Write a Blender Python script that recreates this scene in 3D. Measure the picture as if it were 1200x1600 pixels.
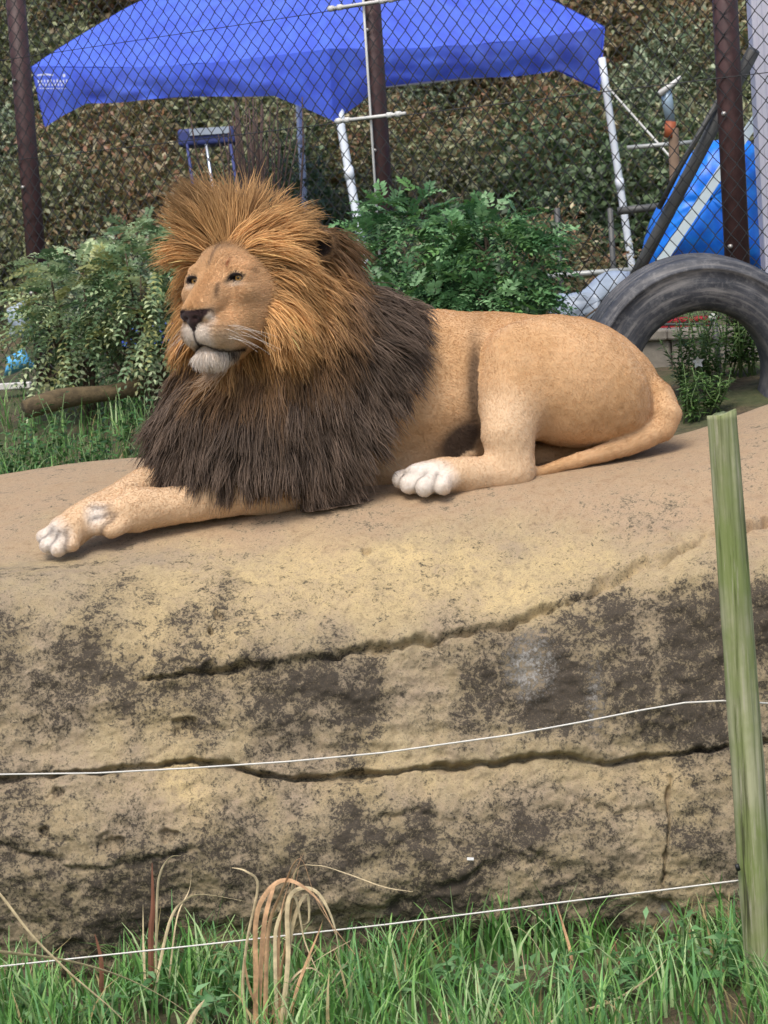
import bpy, bmesh, math, random
import numpy as np
from mathutils import Vector, Matrix

for _o in list(bpy.data.objects):
    bpy.data.objects.remove(_o)
random.seed(7)
rng = np.random.default_rng(11)
scene = bpy.context.scene
COL = scene.collection

# ------------------------------------------------------------------ camera
F_PX = 3500.0                       # focal length in photo pixels (1200 wide)
PITCH, ROLL = math.radians(6.0), math.radians(3.7)
CAM = np.array([0.0, -7.0, 1.87])
VIEW = np.array([0, math.cos(PITCH), -math.sin(PITCH)])
_U0 = np.array([0, math.sin(PITCH), math.cos(PITCH)])
_R0 = np.array([1.0, 0, 0])
RGT = math.cos(ROLL) * _R0 - math.sin(ROLL) * _U0
UPV = math.sin(ROLL) * _R0 + math.cos(ROLL) * _U0
cam_d = bpy.data.cameras.new('camera')
cam_d.sensor_fit = 'HORIZONTAL'
cam_d.sensor_width = 36.0
cam_d.lens = F_PX / 1200.0 * 36.0
cam_d.clip_start = 0.1
cam_d.clip_end = 500
cam_d.dof.use_dof = True
cam_d.dof.focus_distance = 6.75
cam_d.dof.aperture_fstop = 14.0
cam = bpy.data.objects.new('camera', cam_d)
COL.objects.link(cam)
cam.matrix_world = Matrix((
    (RGT[0], UPV[0], -VIEW[0], CAM[0]),
    (RGT[1], UPV[1], -VIEW[1], CAM[1]),
    (RGT[2], UPV[2], -VIEW[2], CAM[2]),
    (0, 0, 0, 1)))
scene.camera = cam
scene.render.resolution_x, scene.render.resolution_y = 768, 1024

# ------------------------------------------------------------------ light
SUN_EL, SUN_AZ = math.radians(58), math.radians(200)   # azimuth: direction the sun stands in, from +Y clockwise
world = bpy.data.worlds.new('World')
scene.world = world
world.use_nodes = True
nt = world.node_tree
nt.nodes.clear()
sky = nt.nodes.new('ShaderNodeTexSky')
sky.sky_type = 'NISHITA'
sky.sun_disc = False
sky.sun_elevation = SUN_EL
sky.sun_rotation = SUN_AZ
sky.air_density = 1.0
sky.dust_density = 3.0
sky.ozone_density = 1.0
bg = nt.nodes.new('ShaderNodeBackground')
bg.inputs['Strength'].default_value = 0.13
wo = nt.nodes.new('ShaderNodeOutputWorld')
nt.links.new(sky.outputs[0], bg.inputs[0])
nt.links.new(bg.outputs[0], wo.inputs[0])
sun_d = bpy.data.lights.new('sun', 'SUN')
sun_d.energy = 1.5
sun_d.angle = math.radians(28)
sun_d.color = (1.0, 0.95, 0.87)
sun = bpy.data.objects.new('sun', sun_d)
COL.objects.link(sun)
_sd = Vector((math.sin(SUN_AZ) * math.cos(SUN_EL), math.cos(SUN_AZ) * math.cos(SUN_EL), math.sin(SUN_EL)))
sun.rotation_euler = _sd.to_track_quat('Z', 'Y').to_euler()
sun.location = (0, -3, 8)
vs = scene.view_settings
vs.view_transform = 'Standard'
vs.look = 'None'
vs.exposure = 0.72
vs.gamma = 1.0

# ------------------------------------------------------------------ helpers
def P(px, py, Y):
    """photo pixel -> world point at depth plane Y"""
    d = VIEW + RGT * ((px - 600) / F_PX) + UPV * ((800 - py) / F_PX)
    return CAM + d * ((Y - CAM[1]) / d[1])

def mpp(Y):
    return (Y + 7.0) / F_PX

def project(pts):
    v = np.asarray(pts) - CAM
    w = v @ VIEW
    return 600 + F_PX * (v @ RGT) / w, 800 - F_PX * (v @ UPV) / w

def PZ(px, Y, z):
    """world point in photo column px, at depth Y and height z"""
    py = 700.0
    for _ in range(4):
        p = P(px, py, Y)
        py -= (z - p[2]) / mpp(Y)
    return P(px, py, Y)

def lin(r, g, b):
    def c(x):
        x /= 255.0
        return x / 12.92 if x <= 0.04045 else ((x + 0.055) / 1.055) ** 2.4
    return (c(r), c(g), c(b))

def tag(o, label=None, cat=None, group=None, kind=None):
    if label: o['label'] = label
    if cat: o['category'] = cat
    if group: o['group'] = group
    if kind: o['kind'] = kind
    return o

def empty(name, loc=(0, 0, 0)):
    o = bpy.data.objects.new(name, None)
    o.empty_display_size = 0.1
    o.location = loc
    COL.objects.link(o)
    return o

def attach(o, parent):
    """parent keeping the world transform (parents here are unrotated, unscaled)"""
    if parent is not None:
        o.parent = parent
        o.matrix_parent_inverse = Matrix.Translation(-_wloc(parent))
    return o

def _wloc(o):
    return Vector(o.location)

def mesh_obj(name, verts, faces, mat, parent=None, smooth=True, cols=None, attrs=None, uvs=None):
    me = bpy.data.meshes.new(name)
    verts = np.asarray(verts, dtype=np.float32)
    if isinstance(faces, np.ndarray):
        n, k = faces.shape
        me.vertices.add(len(verts))
        me.vertices.foreach_set('co', verts.ravel())
        me.loops.add(n * k)
        me.loops.foreach_set('vertex_index', faces.astype(np.int32).ravel())
        me.polygons.add(n)
        me.polygons.foreach_set('loop_start', np.arange(0, n * k, k, dtype=np.int32))
        me.update(calc_edges=True)
    else:
        me.from_pydata([tuple(v) for v in verts], [], [tuple(f) for f in faces])
        me.update()
    if smooth:
        me.polygons.foreach_set('use_smooth', np.ones(len(me.polygons), dtype=bool))
    if cols is not None:
        a = me.color_attributes.new('Col', 'FLOAT_COLOR', 'POINT')
        c4 = np.ones((len(verts), 4), dtype=np.float32)
        c4[:, :3] = cols
        a.data.foreach_set('color', c4.ravel())
    for k_, v_ in (attrs or {}).items():
        a = me.attributes.new(k_, 'FLOAT', 'POINT')
        a.data.foreach_set('value', np.asarray(v_, dtype=np.float32))
    if mat is not None:
        me.materials.append(mat)
    o = bpy.data.objects.new(name, me)
    COL.objects.link(o)
    attach(o, parent)
    return o

class MB:
    """collects simple shapes into one mesh"""
    def __init__(self):
        self.v, self.f, self.c = [], [], []
    def add(self, v, f, c=None):
        b = len(self.v)
        self.v += [tuple(map(float, q)) for q in v]
        self.f += [tuple(i + b for i in q) for q in f]
        if c is not None:
            self.c += [tuple(c)] * len(v)
    def box(self, c, h, R=None, col=None):
        c = np.array(c, float)
        R = np.eye(3) if R is None else R
        v = [c + R @ (np.array(s) * np.array(h)) for s in
             ((-1,-1,-1),(1,-1,-1),(1,1,-1),(-1,1,-1),(-1,-1,1),(1,-1,1),(1,1,1),(-1,1,1))]
        self.add(v, [(0,3,2,1),(4,5,6,7),(0,1,5,4),(1,2,6,5),(2,3,7,6),(3,0,4,7)], col)
    def tube(self, pts, r, n=8, caps=True, col=None):
        pts = [np.array(p, float) for p in pts]
        rs = [r] * len(pts) if np.isscalar(r) else r
        ref = None
        V = []
        for i, p in enumerate(pts):
            a = pts[max(i-1, 0)]; b = pts[min(i+1, len(pts)-1)]
            t = b - a; t = t / (np.linalg.norm(t) + 1e-12)
            if ref is None:
                ref = np.cross(t, (0.3, 0.2, 1.0))
                if np.linalg.norm(ref) < 0.1: ref = np.cross(t, (1.0, 0, 0))
            ref = ref - t * (ref @ t); ref = ref / np.linalg.norm(ref)
            bi = np.cross(t, ref)
            for k in range(n):
                a_ = 2 * math.pi * k / n
                V.append(p + rs[i] * (math.cos(a_) * ref + math.sin(a_) * bi))
        Fc = []
        for i in range(len(pts) - 1):
            for k in range(n):
                k2 = (k + 1) % n
                Fc.append((i*n+k, i*n+k2, (i+1)*n+k2, (i+1)*n+k))
        if caps:
            Fc.append(tuple(range(n))[::-1])
            Fc.append(tuple((len(pts)-1)*n + k for k in range(n)))
        self.add(V, Fc, col)
    def build(self, name, mat, parent=None, smooth=True):
        return mesh_obj(name, np.array(self.v), self.f, mat, parent, smooth,
                        cols=np.array(self.c) if len(self.c) == len(self.v) and self.c else None)

# vectorised gradient noise
_perm = np.random.default_rng(3).permutation(256)
_perm = np.concatenate([_perm, _perm, _perm])
_grad = np.random.default_rng(5).normal(size=(256, 3)); _grad /= np.linalg.norm(_grad, axis=1)[:, None]
def noise3(p):
    p = np.asarray(p, dtype=np.float64)
    i = np.floor(p).astype(int); f = p - i; i &= 255
    u = f * f * f * (f * (f * 6 - 15) + 10)
    out = np.zeros(p.shape[:-1])
    for dx in (0, 1):
        for dy in (0, 1):
            for dz in (0, 1):
                h = _perm[_perm[_perm[(i[..., 0] + dx) & 255] + ((i[..., 1] + dy) & 255)] + ((i[..., 2] + dz) & 255)]
                g = _grad[h]
                d = g[..., 0] * (f[..., 0] - dx) + g[..., 1] * (f[..., 1] - dy) + g[..., 2] * (f[..., 2] - dz)
                w = (u[..., 0] if dx else 1 - u[..., 0]) * (u[..., 1] if dy else 1 - u[..., 1]) * (u[..., 2] if dz else 1 - u[..., 2])
                out += w * d
    return out * 1.6
def fbm(p, octv=4, gain=0.5):
    p = np.asarray(p, dtype=np.float64)
    s, a, q = 0, 1.0, p.copy()
    for k in range(octv):
        s = s + a * noise3(q + 17.3 * k)
        a *= gain; q = q * 2.03
    return s
def sstep(a, b, x):
    t = np.clip((x - a) / (b - a), 0, 1)
    return t * t * (3 - 2 * t)

# materials
def new_mat(name):
    m = bpy.data.materials.new(name)
    m.use_nodes = True
    b = m.node_tree.nodes['Principled BSDF']
    return m, m.node_tree, b
def N(t, typ, **kw):
    n = t.nodes.new(typ)
    for k, v in kw.items(): setattr(n, k, v)
    return n
def mixc(t, fac, a, b, mode='MIX'):
    n = t.nodes.new('ShaderNodeMix'); n.data_type = 'RGBA'; n.blend_type = mode
    for sock, val in ((n.inputs[0], fac), (n.inputs[6], a), (n.inputs[7], b)):
        if hasattr(val, 'is_linked') or isinstance(val, bpy.types.NodeSocket): t.links.new(val, sock)
        elif isinstance(val, (int, float)): sock.default_value = val
        else: sock.default_value = (*val[:3], 1)
    return n.outputs[2]
def noise_tex(t, scale, detail=4, rough=0.55, vec=None, dist=0.0):
    n = t.nodes.new('ShaderNodeTexNoise')
    n.inputs['Scale'].default_value = scale; n.inputs['Detail'].default_value = detail
    n.inputs['Roughness'].default_value = rough; n.inputs['Distortion'].default_value = dist
    if vec is not None: t.links.new(vec, n.inputs['Vector'])
    return n.outputs['Fac']
def ramp(t, fac, stops):
    n = t.nodes.new('ShaderNodeValToRGB')
    el = n.color_ramp.elements
    while len(el) < len(stops): el.new(0.5)
    for e, (p, c) in zip(el, stops):
        e.position = p
        e.color = (c, c, c, 1) if isinstance(c, (int, float)) else (*c, 1)
    t.links.new(fac, n.inputs[0])
    return n.outputs[0]
def bump(t, b, h, strength=0.4, dist=0.005):
    n = t.nodes.new('ShaderNodeBump')
    n.inputs['Strength'].default_value = strength; n.inputs['Distance'].default_value = dist
    t.links.new(h, n.inputs['Height']); t.links.new(n.outputs[0], b.inputs['Normal'])
def simple_mat(name, col, rough=0.6, metal=0.0, var=0.15, scale=12.0, bmp=0.0):
    m, t, b = new_mat(name)
    co = N(t, 'ShaderNodeTexCoord').outputs['Object']
    nf = noise_tex(t, scale, 5, 0.6, co)
    c = mixc(t, ramp(t, nf, [(0.3, 0.0), (0.7, 1.0)]), tuple(x * (1 - var) for x in col), tuple(min(1, x * (1 + var)) for x in col))
    t.links.new(c, b.inputs['Base Color'])
    b.inputs['Roughness'].default_value = rough; b.inputs['Metallic'].default_value = metal
    if bmp: bump(t, b, noise_tex(t, scale * 4, 4, 0.6, co), bmp)
    return m
def col_mat(name, rough=0.7, sss=0.0, spec=0.3, trans=0.0):
    """colour from the 'Col' attribute"""
    m, t, b = new_mat(name)
    a = N(t, 'ShaderNodeAttribute', attribute_name='Col')
    t.links.new(a.outputs['Color'], b.inputs['Base Color'])
    b.inputs['Roughness'].default_value = rough
    b.inputs['Specular IOR Level'].default_value = spec
    if trans:
        tr = N(t, 'ShaderNodeBsdfTranslucent'); t.links.new(a.outputs['Color'], tr.inputs['Color'])
        mx = N(t, 'ShaderNodeMixShader'); mx.inputs[0].default_value = trans
        out = t.nodes['Material Output']
        t.links.new(b.outputs[0], mx.inputs[1]); t.links.new(tr.outputs[0], mx.inputs[2]); t.links.new(mx.outputs[0], out.inputs['Surface'])
    return m
# ================================================================== ROCK
def catmull(ctrl, u):
    """ctrl (n,3..), u in [0,n-1] -> interpolated, uniform Catmull-Rom"""
    n = len(ctrl)
    i = np.clip(np.floor(u).astype(int), 0, n - 2); t = (u - i)[..., None]
    sh = (slice(None),) + (None,) * 0
    p0 = ctrl[np.clip(i - 1, 0, n - 1)]; p1 = ctrl[i]; p2 = ctrl[i + 1]; p3 = ctrl[np.clip(i + 2, 0, n - 1)]
    while t.ndim < p1.ndim: t = t[..., None]
    return 0.5 * (2 * p1 + (p2 - p0) * t + (2 * p0 - 5 * p1 + 4 * p2 - p3) * t ** 2 + (3 * p1 - p0 - 3 * p2 + p3) * t ** 3)

CX = [-900, -450, -150, 0, 150, 300, 450, 600, 750, 900, 1050, 1200, 1350, 1650, 2100]
def rock_rows(x):
    """world points of one column, back to front"""
    xi = np.array(CX, float)
    def I(vals): return float(np.interp(x, [-900, -150, 0, 150, 300, 450, 600, 750, 900, 1050, 1200, 1350, 2100], vals))
    crest = P(x, I([790, 765, 742, 720, 712, 712, 712, 708, 700, 684, 632, 585, 500]), I([.75, .75, .75, .75, .7, .6, .55, .5, .5, .5, .62, .65, .65]))
    z33 = I([1.08, 1.10, 1.10, 1.12, 1.150, 1.172, 1.19, 1.207, 1.212, 1.222, 1.25, 1.28, 1.35])
    back = crest + np.array([0, .30, -.12]); backb = crest + np.array([0, .42, -.55])
    zm = 0.5 * (crest[2] + z33)
    rows = [backb, back, crest,
            PZ(x, 0.15, zm + .035), PZ(x, -0.33, z33)]
    rows.append(P(x, I([905, 905, 905, 908, 905, 900, 890, 880, 865, 842, 815, 790, 760]), -.60))
    rows.append(P(x, I([990, 990, 990, 992, 995, 1000, 995, 985, 960, 915, 880, 860, 840]), -.80))
    rows.append(P(x, I([1100, 1100, 1100, 1100, 1100, 1100, 1095, 1085, 1075, 1060, 1050, 1040, 1030]), -.88))
    rows.append(P(x, I([1215, 1215, 1212, 1200, 1190, 1212, 1200, 1188, 1186, 1175, 1157, 1140, 1100]), -.93))
    rows.append(P(x, 1300, -1.00)); rows.append(P(x, 1400, -1.02)); rows.append(P(x, 1490, -.97)); rows.append(P(x, 1600, -.93))
    return np.array(rows)

def build_rock():
    ctrl = np.array([rock_rows(x) for x in CX])            # (nc, nr, 3)
    nc, nr = ctrl.shape[:2]
    cu = np.concatenate([np.linspace(-900, -30, 50, endpoint=False), np.linspace(-30, 1235, 560), np.linspace(1235, 2100, 50)[1:]])
    cu_u = np.interp(cu, CX, np.arange(nc))
    rv = np.concatenate([np.linspace(0, 2, 20, endpoint=False), np.linspace(2, nr - 1, 470)])
    A = catmull(ctrl, cu_u)                                # (ncu, nr, 3)
    B = catmull(A.transpose(1, 0, 2), rv)                  # (nrv, ncu, 3)
    S = B
    du = np.gradient(S, axis=1); dv = np.gradient(S, axis=0)
    nrm = np.cross(du, dv); nrm /= np.linalg.norm(nrm, axis=2)[..., None] + 1e-12
    if nrm[300, 300] @ np.array([0, -1, 0.4]) < 0: nrm = -nrm
    px, py = project(S)
    steep = np.clip(-nrm[..., 1], 0, 1)
    # large and medium relief
    d = 0.028 * fbm(S * np.array([1.6, 1.6, 2.6]), 4) * (0.25 + 0.9 * steep)
    strata = fbm(S * np.array([2.0, 2.0, 8.0]) + 4.0, 3)
    d += 0.009 * strata * (0.25 + steep)
    ridg = 1 - np.abs(fbm(S * np.array([7, 7, 11.0]) + 9.0, 4))
    d += 0.005 * (ridg - 0.8) * (0.2 + steep)
    d += 0.0036 * fbm(S * 34.0, 3) * (0.45 + steep)
    d += 0.0065 * fbm(S * np.array([9, 9, 13.0]) + 21.0, 3) * (0.1 + steep)
    # named crevices: polyline in photo pixels, width px, depth m, step m (lower side set back)
    groove = np.zeros(px.shape)
    def crev(pts, w, dep, step=0.0, stepw=70, rough=6):
        nonlocal d, groove
        pts = np.array(pts, float)
        wob = rough * fbm(np.stack([px / 45, py / 45, 0 * px], -1), 3) + .32 * rough * fbm(np.stack([px / 11, py / 11, 0 * px + 3], -1), 2)
        wmul = 0.5 + 0.75 * np.clip(fbm(np.stack([px / 75 + 5, py / 110, 0 * px], -1), 3) + .45, 0, 1.5)
        gapn = np.clip(.88 + .6 * fbm(np.stack([px / 60 + 15, py / 90, 0 * px], -1), 2), .35, 1.1)
        yc = np.interp(px, pts[:, 0], pts[:, 1])
        fade = sstep(pts[0, 0] - 4, pts[0, 0] + 60, px) * (1 - sstep(pts[-1, 0] - 60, pts[-1, 0] + 4, px)) if len(pts) > 1 else 1
        dy = py + wob - yc
        g = np.exp(-np.abs(dy / (w * wmul)) ** np.where(dy < 0, 2.6, 1.3)) * fade * gapn
        d -= dep * g
        groove = np.maximum(groove, g)
        if step:
            up = np.where(dy < 0, np.exp(-((dy + 14) / stepw) ** 2), np.exp(-(dy / (w * 1.2)) ** 2) * np.exp(-(14 / stepw) ** 2))
            d += step * fade * up
    crev([(-300, 1230), (0, 1219), (60, 1212), (200, 1204), (250, 1195), (300, 1187), (340, 1196), (400, 1208), (450, 1219), (520, 1213), (600, 1207), (700, 1196), (870, 1182), (945, 1193), (1000, 1186), (1140, 1166), (1200, 1158), (1500, 1130)], 4.6, 0.058, 0.016, 34, 5)
    crev([(200, 1062), (330, 1050), (400, 1047), (520, 1027), (600, 1015), (700, 1000), (830, 966), (900, 932), (960, 908), (1050, 868), (1130, 840), (1500, 760)], 6, 0.040, 0.020, 40, 9)
    crev([(470, 1000), (560, 925), (640, 860)], 4, 0.006, 0, 30, 6)
    crev([(540, 860), (610, 862), (820, 842), (1000, 828), (1090, 815)], 3, 0.007, 0, 30, 7)
    crev([(560, 1290), (640, 1270), (760, 1285), (900, 1262), (1130, 1290)], 12, 0.012, 0.006, 60, 12)
    crev([(560, 1440), (680, 1395), (780, 1350), (880, 1340)], 16, 0.024, 0.014, 60, 10)
    crev([(1000, 1400), (1060, 1432), (1120, 1470), (1250, 1530)], 12, 0.03, 0.012, 50, 8)
    crev([(-100, 1330), (20, 1325), (60, 1340), (160, 1360), (330, 1330)], 8, 0.018, 0.010, 40, 10)
    crev([(400, 1248), (380, 1240)][::-1] + [(415, 1232)], 3, 0.008)
    crev([(980, 815), (1060, 845), (1130, 872), (1200, 905)], 2.2, 0.012, 0, 30, 10)
    # vertical crack
    yc = np.interp(py, [1215, 1240, 1290, 1330, 1390], [1048, 1043, 1046, 1040, 1036])
    g = np.exp(-((px - yc + 4 * noise3(np.stack([px / 9, py / 14, 0 * px], -1))) / 2.2) ** 2) * sstep(1205, 1225, py) * (1 - sstep(1370, 1400, py))
    d -= 0.024 * g; groove = np.maximum(groove, g)
    # small chipped holes
    for hx, hy, hr in ((290, 1140, 19), (325, 1042, 11), (342, 962, 7), (175, 1318, 17), (260, 1305, 12), (88, 1240, 11), (70, 1300, 8), (330, 985, 5), (575, 864, 6)):
        rr = np.hypot((px - hx) / 1.35, py - hy) + 7 * fbm(np.stack([px / 18, py / 18, 0 * px], -1), 3)
        g = 1 - sstep(hr * .5, hr * 1.1, rr)
        d -= 0.022 * g; groove = np.maximum(groove, 0.9 * g)
    # lion rests here: keep the top calm where body touches
    top = (1 - steep) * sstep(-.62, -.40, S[..., 1])
    d *= (1 - 0.75 * top)
    V = S + nrm * d[..., None]
    nv, nu = px.shape
    ii = np.arange(nv * nu).reshape(nv, nu)
    faces = np.stack([ii[:-1, :-1], ii[:-1, 1:], ii[1:, 1:], ii[1:, :-1]], -1).reshape(-1, 4)
    if nrm[300, 300] @ np.cross(du[300, 300], dv[300, 300]) < 0: faces = faces[:, ::-1]
    # ------ stain masks (own shapes): lichen blotches on the face, dust on the top
    q = S
    n1 = fbm(q * np.array([3.0, 3.0, 2.2]) + 2.0, 5, .55)
    n2 = fbm(q * np.array([7.0, 7.0, 3.0]) + 31.0, 4, .6)
    streak = fbm(q * np.array([9.0, 9.0, 1.1]) + 60.0, 4, .55)
    def blob(x, y, rx, ry): return np.exp(-((px - x) / rx) ** 2 - ((py - y) / ry) ** 2)
    under = np.interp(px, [0, 200, 400, 700, 830, 960, 1130], [930, 1000, 1047, 1000, 966, 908, 840])
    band = sstep(-25, 45, py - under) * (1 - sstep(1120, 1195, py))
    left = blob(30, 1060, 220, 150) * .9
    right = sstep(600, 760, px) * band
    mid = blob(480, 1080, 190, 90) * .6
    low = sstep(1240, 1330, py) * .45 + blob(770, 1290, 190, 60) * .55 + blob(600, 1300, 110, 70) * .3 + blob(640, 1390, 140, 90) * .3
    st = 0.28 * band + left + .62 * right + mid + low + blob(300, 1330, 90, 60) * .25 - blob(270, 1250, 60, 50) * .6 - blob(640, 1120, 50, 60) * .25
    stain = np.clip(st * 0.9 + 0.55 * n1 + 0.35 * n2 * (st > .02) + .42 * streak * band + .25 * streak * sstep(1230, 1330, py) + 0.17, 0, 1.35)
    stain *= sstep(850, 960, py + 40 * n2)
    yel = np.clip(blob(700, 900, 420, 70) * 1.0 + blob(270, 1040, 130, 110) * .8 + blob(290, 1245, 45, 60) + blob(520, 920, 200, 70) * .5 + blob(300, 1000, 120, 70) * .4 + blob(1090, 1215, 120, 30) * .6 + blob(560, 1225, 260, 35) * .5 + 0.45 * n2, 0, 1)
    pale = np.clip(blob(830, 1040, 45, 55) * .8 + blob(930, 1090, 20, 80) * .5 + 1.6 * blob(1040, 1462, 13, 45) * (0.55 + fbm(q * 30, 2)), 0, 1)
    dust = sstep(880, 800, py + 30 * n1) if False else 1 - sstep(800, 890, py + 40 * n1)
    attrs = {'stain': stain.ravel(), 'groove': groove.ravel(), 'yellow': yel.ravel(), 'pale': pale.ravel(), 'dust': dust.ravel()}
    m, t, b = new_mat('weathered_sandstone')
    co = N(t, 'ShaderNodeTexCoord').outputs['Object']
    def at(nm): return N(t, 'ShaderNodeAttribute', attribute_name=nm).outputs['Fac']
    fine = noise_tex(t, 120, 6, .72, co); med = noise_tex(t, 30, 7, .7, co, .6); big = noise_tex(t, 5, 6, .65, co, .3)
    gr = noise_tex(t, 260, 3, .6, co)
    def madd(a, s, o):
        n = N(t, 'ShaderNodeMath', operation='MULTIPLY_ADD'); t.links.new(a, n.inputs[0]); n.inputs[1].default_value = s; n.inputs[2].default_value = o; return n.outputs[0]
    def addn(a, b_):
        n = N(t, 'ShaderNodeMath', operation='ADD'); t.links.new(a, n.inputs[0]); t.links.new(b_, n.inputs[1]); return n.outputs[0]
    def muln(a, b_):
        n = N(t, 'ShaderNodeMath', operation='MULTIPLY'); t.links.new(a, n.inputs[0]); t.links.new(b_, n.inputs[1]); return n.outputs[0]
    c = mixc(t, ramp(t, med, [(.34, 0.), (.66, 1.)]), lin(140, 124, 96), lin(186, 168, 132))
    c = mixc(t, ramp(t, big, [(.42, 0.), (.62, .75)]), c, lin(160, 142, 122))
    c = mixc(t, muln(at('yellow'), ramp(t, addn(madd(med, .7, .0), madd(fine, .3, 0)), [(.38, .1), (.58, .9)])), c, lin(212, 186, 134))
    c = mixc(t, ramp(t, at('dust'), [(0., 0.), (1., .8)]), c, mixc(t, ramp(t, addn(madd(med, .6, 0), madd(big, .4, 0)), [(.36, 0.), (.64, 1.)]), lin(160, 132, 104), lin(190, 164, 132)))
    # lichen: speckled, blotchy threshold of the stain mask
    sp = addn(addn(madd(at('stain'), .95, -.06), madd(fine, 3.4, -1.7)), addn(madd(med, 3.6, -1.8), addn(madd(gr, 1.4, -.7), madd(big, 1.8, -.9))))
    c = mixc(t, ramp(t, sp, [(.12, 0.), (.50, .62), (.95, .85)]), c, lin(106, 97, 80))
    c = mixc(t, ramp(t, sp, [(.62, 0.), (1.25, .85)]), c, lin(54, 49, 45))
    # pale crust speckle between the lichen
    c = mixc(t, ramp(t, muln(ramp(t, fine, [(.55, 0.), (.68, 1.)]), at('stain')), [(.2, 0.), (1.2, .22)]), c, lin(140, 128, 108))
    c = mixc(t, ramp(t, muln(at('pale'), addn(madd(fine, 5.0, -2.5), madd(med, 3.0, -.7))), [(.25, 0.), (.95, .6)]), c, lin(186, 182, 174))
    c = mixc(t, ramp(t, fine, [(.30, .75), (.45, 0.)]), c, lin(92, 80, 64))
    c = mixc(t, ramp(t, gr, [(.3, .45), (.5, 0.)]), c, lin(104, 90, 72))
    t.links.new(c, b.inputs['Base Color'])
    b.inputs['Roughness'].default_value = .92; b.inputs['Specular IOR Level'].default_value = .2
    bump(t, b, addn(madd(fine, .8, 0), med), .6, .008)
    o = mesh_obj('rock_ledge', V.reshape(-1, 3), faces, m, None, True, attrs=attrs)
    tag(o, 'big tan and grey weathered rock ledge that the lion lies on', 'rock')
    return V, px, py
ROCK_V, ROCK_PX, ROCK_PY = build_rock()
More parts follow.
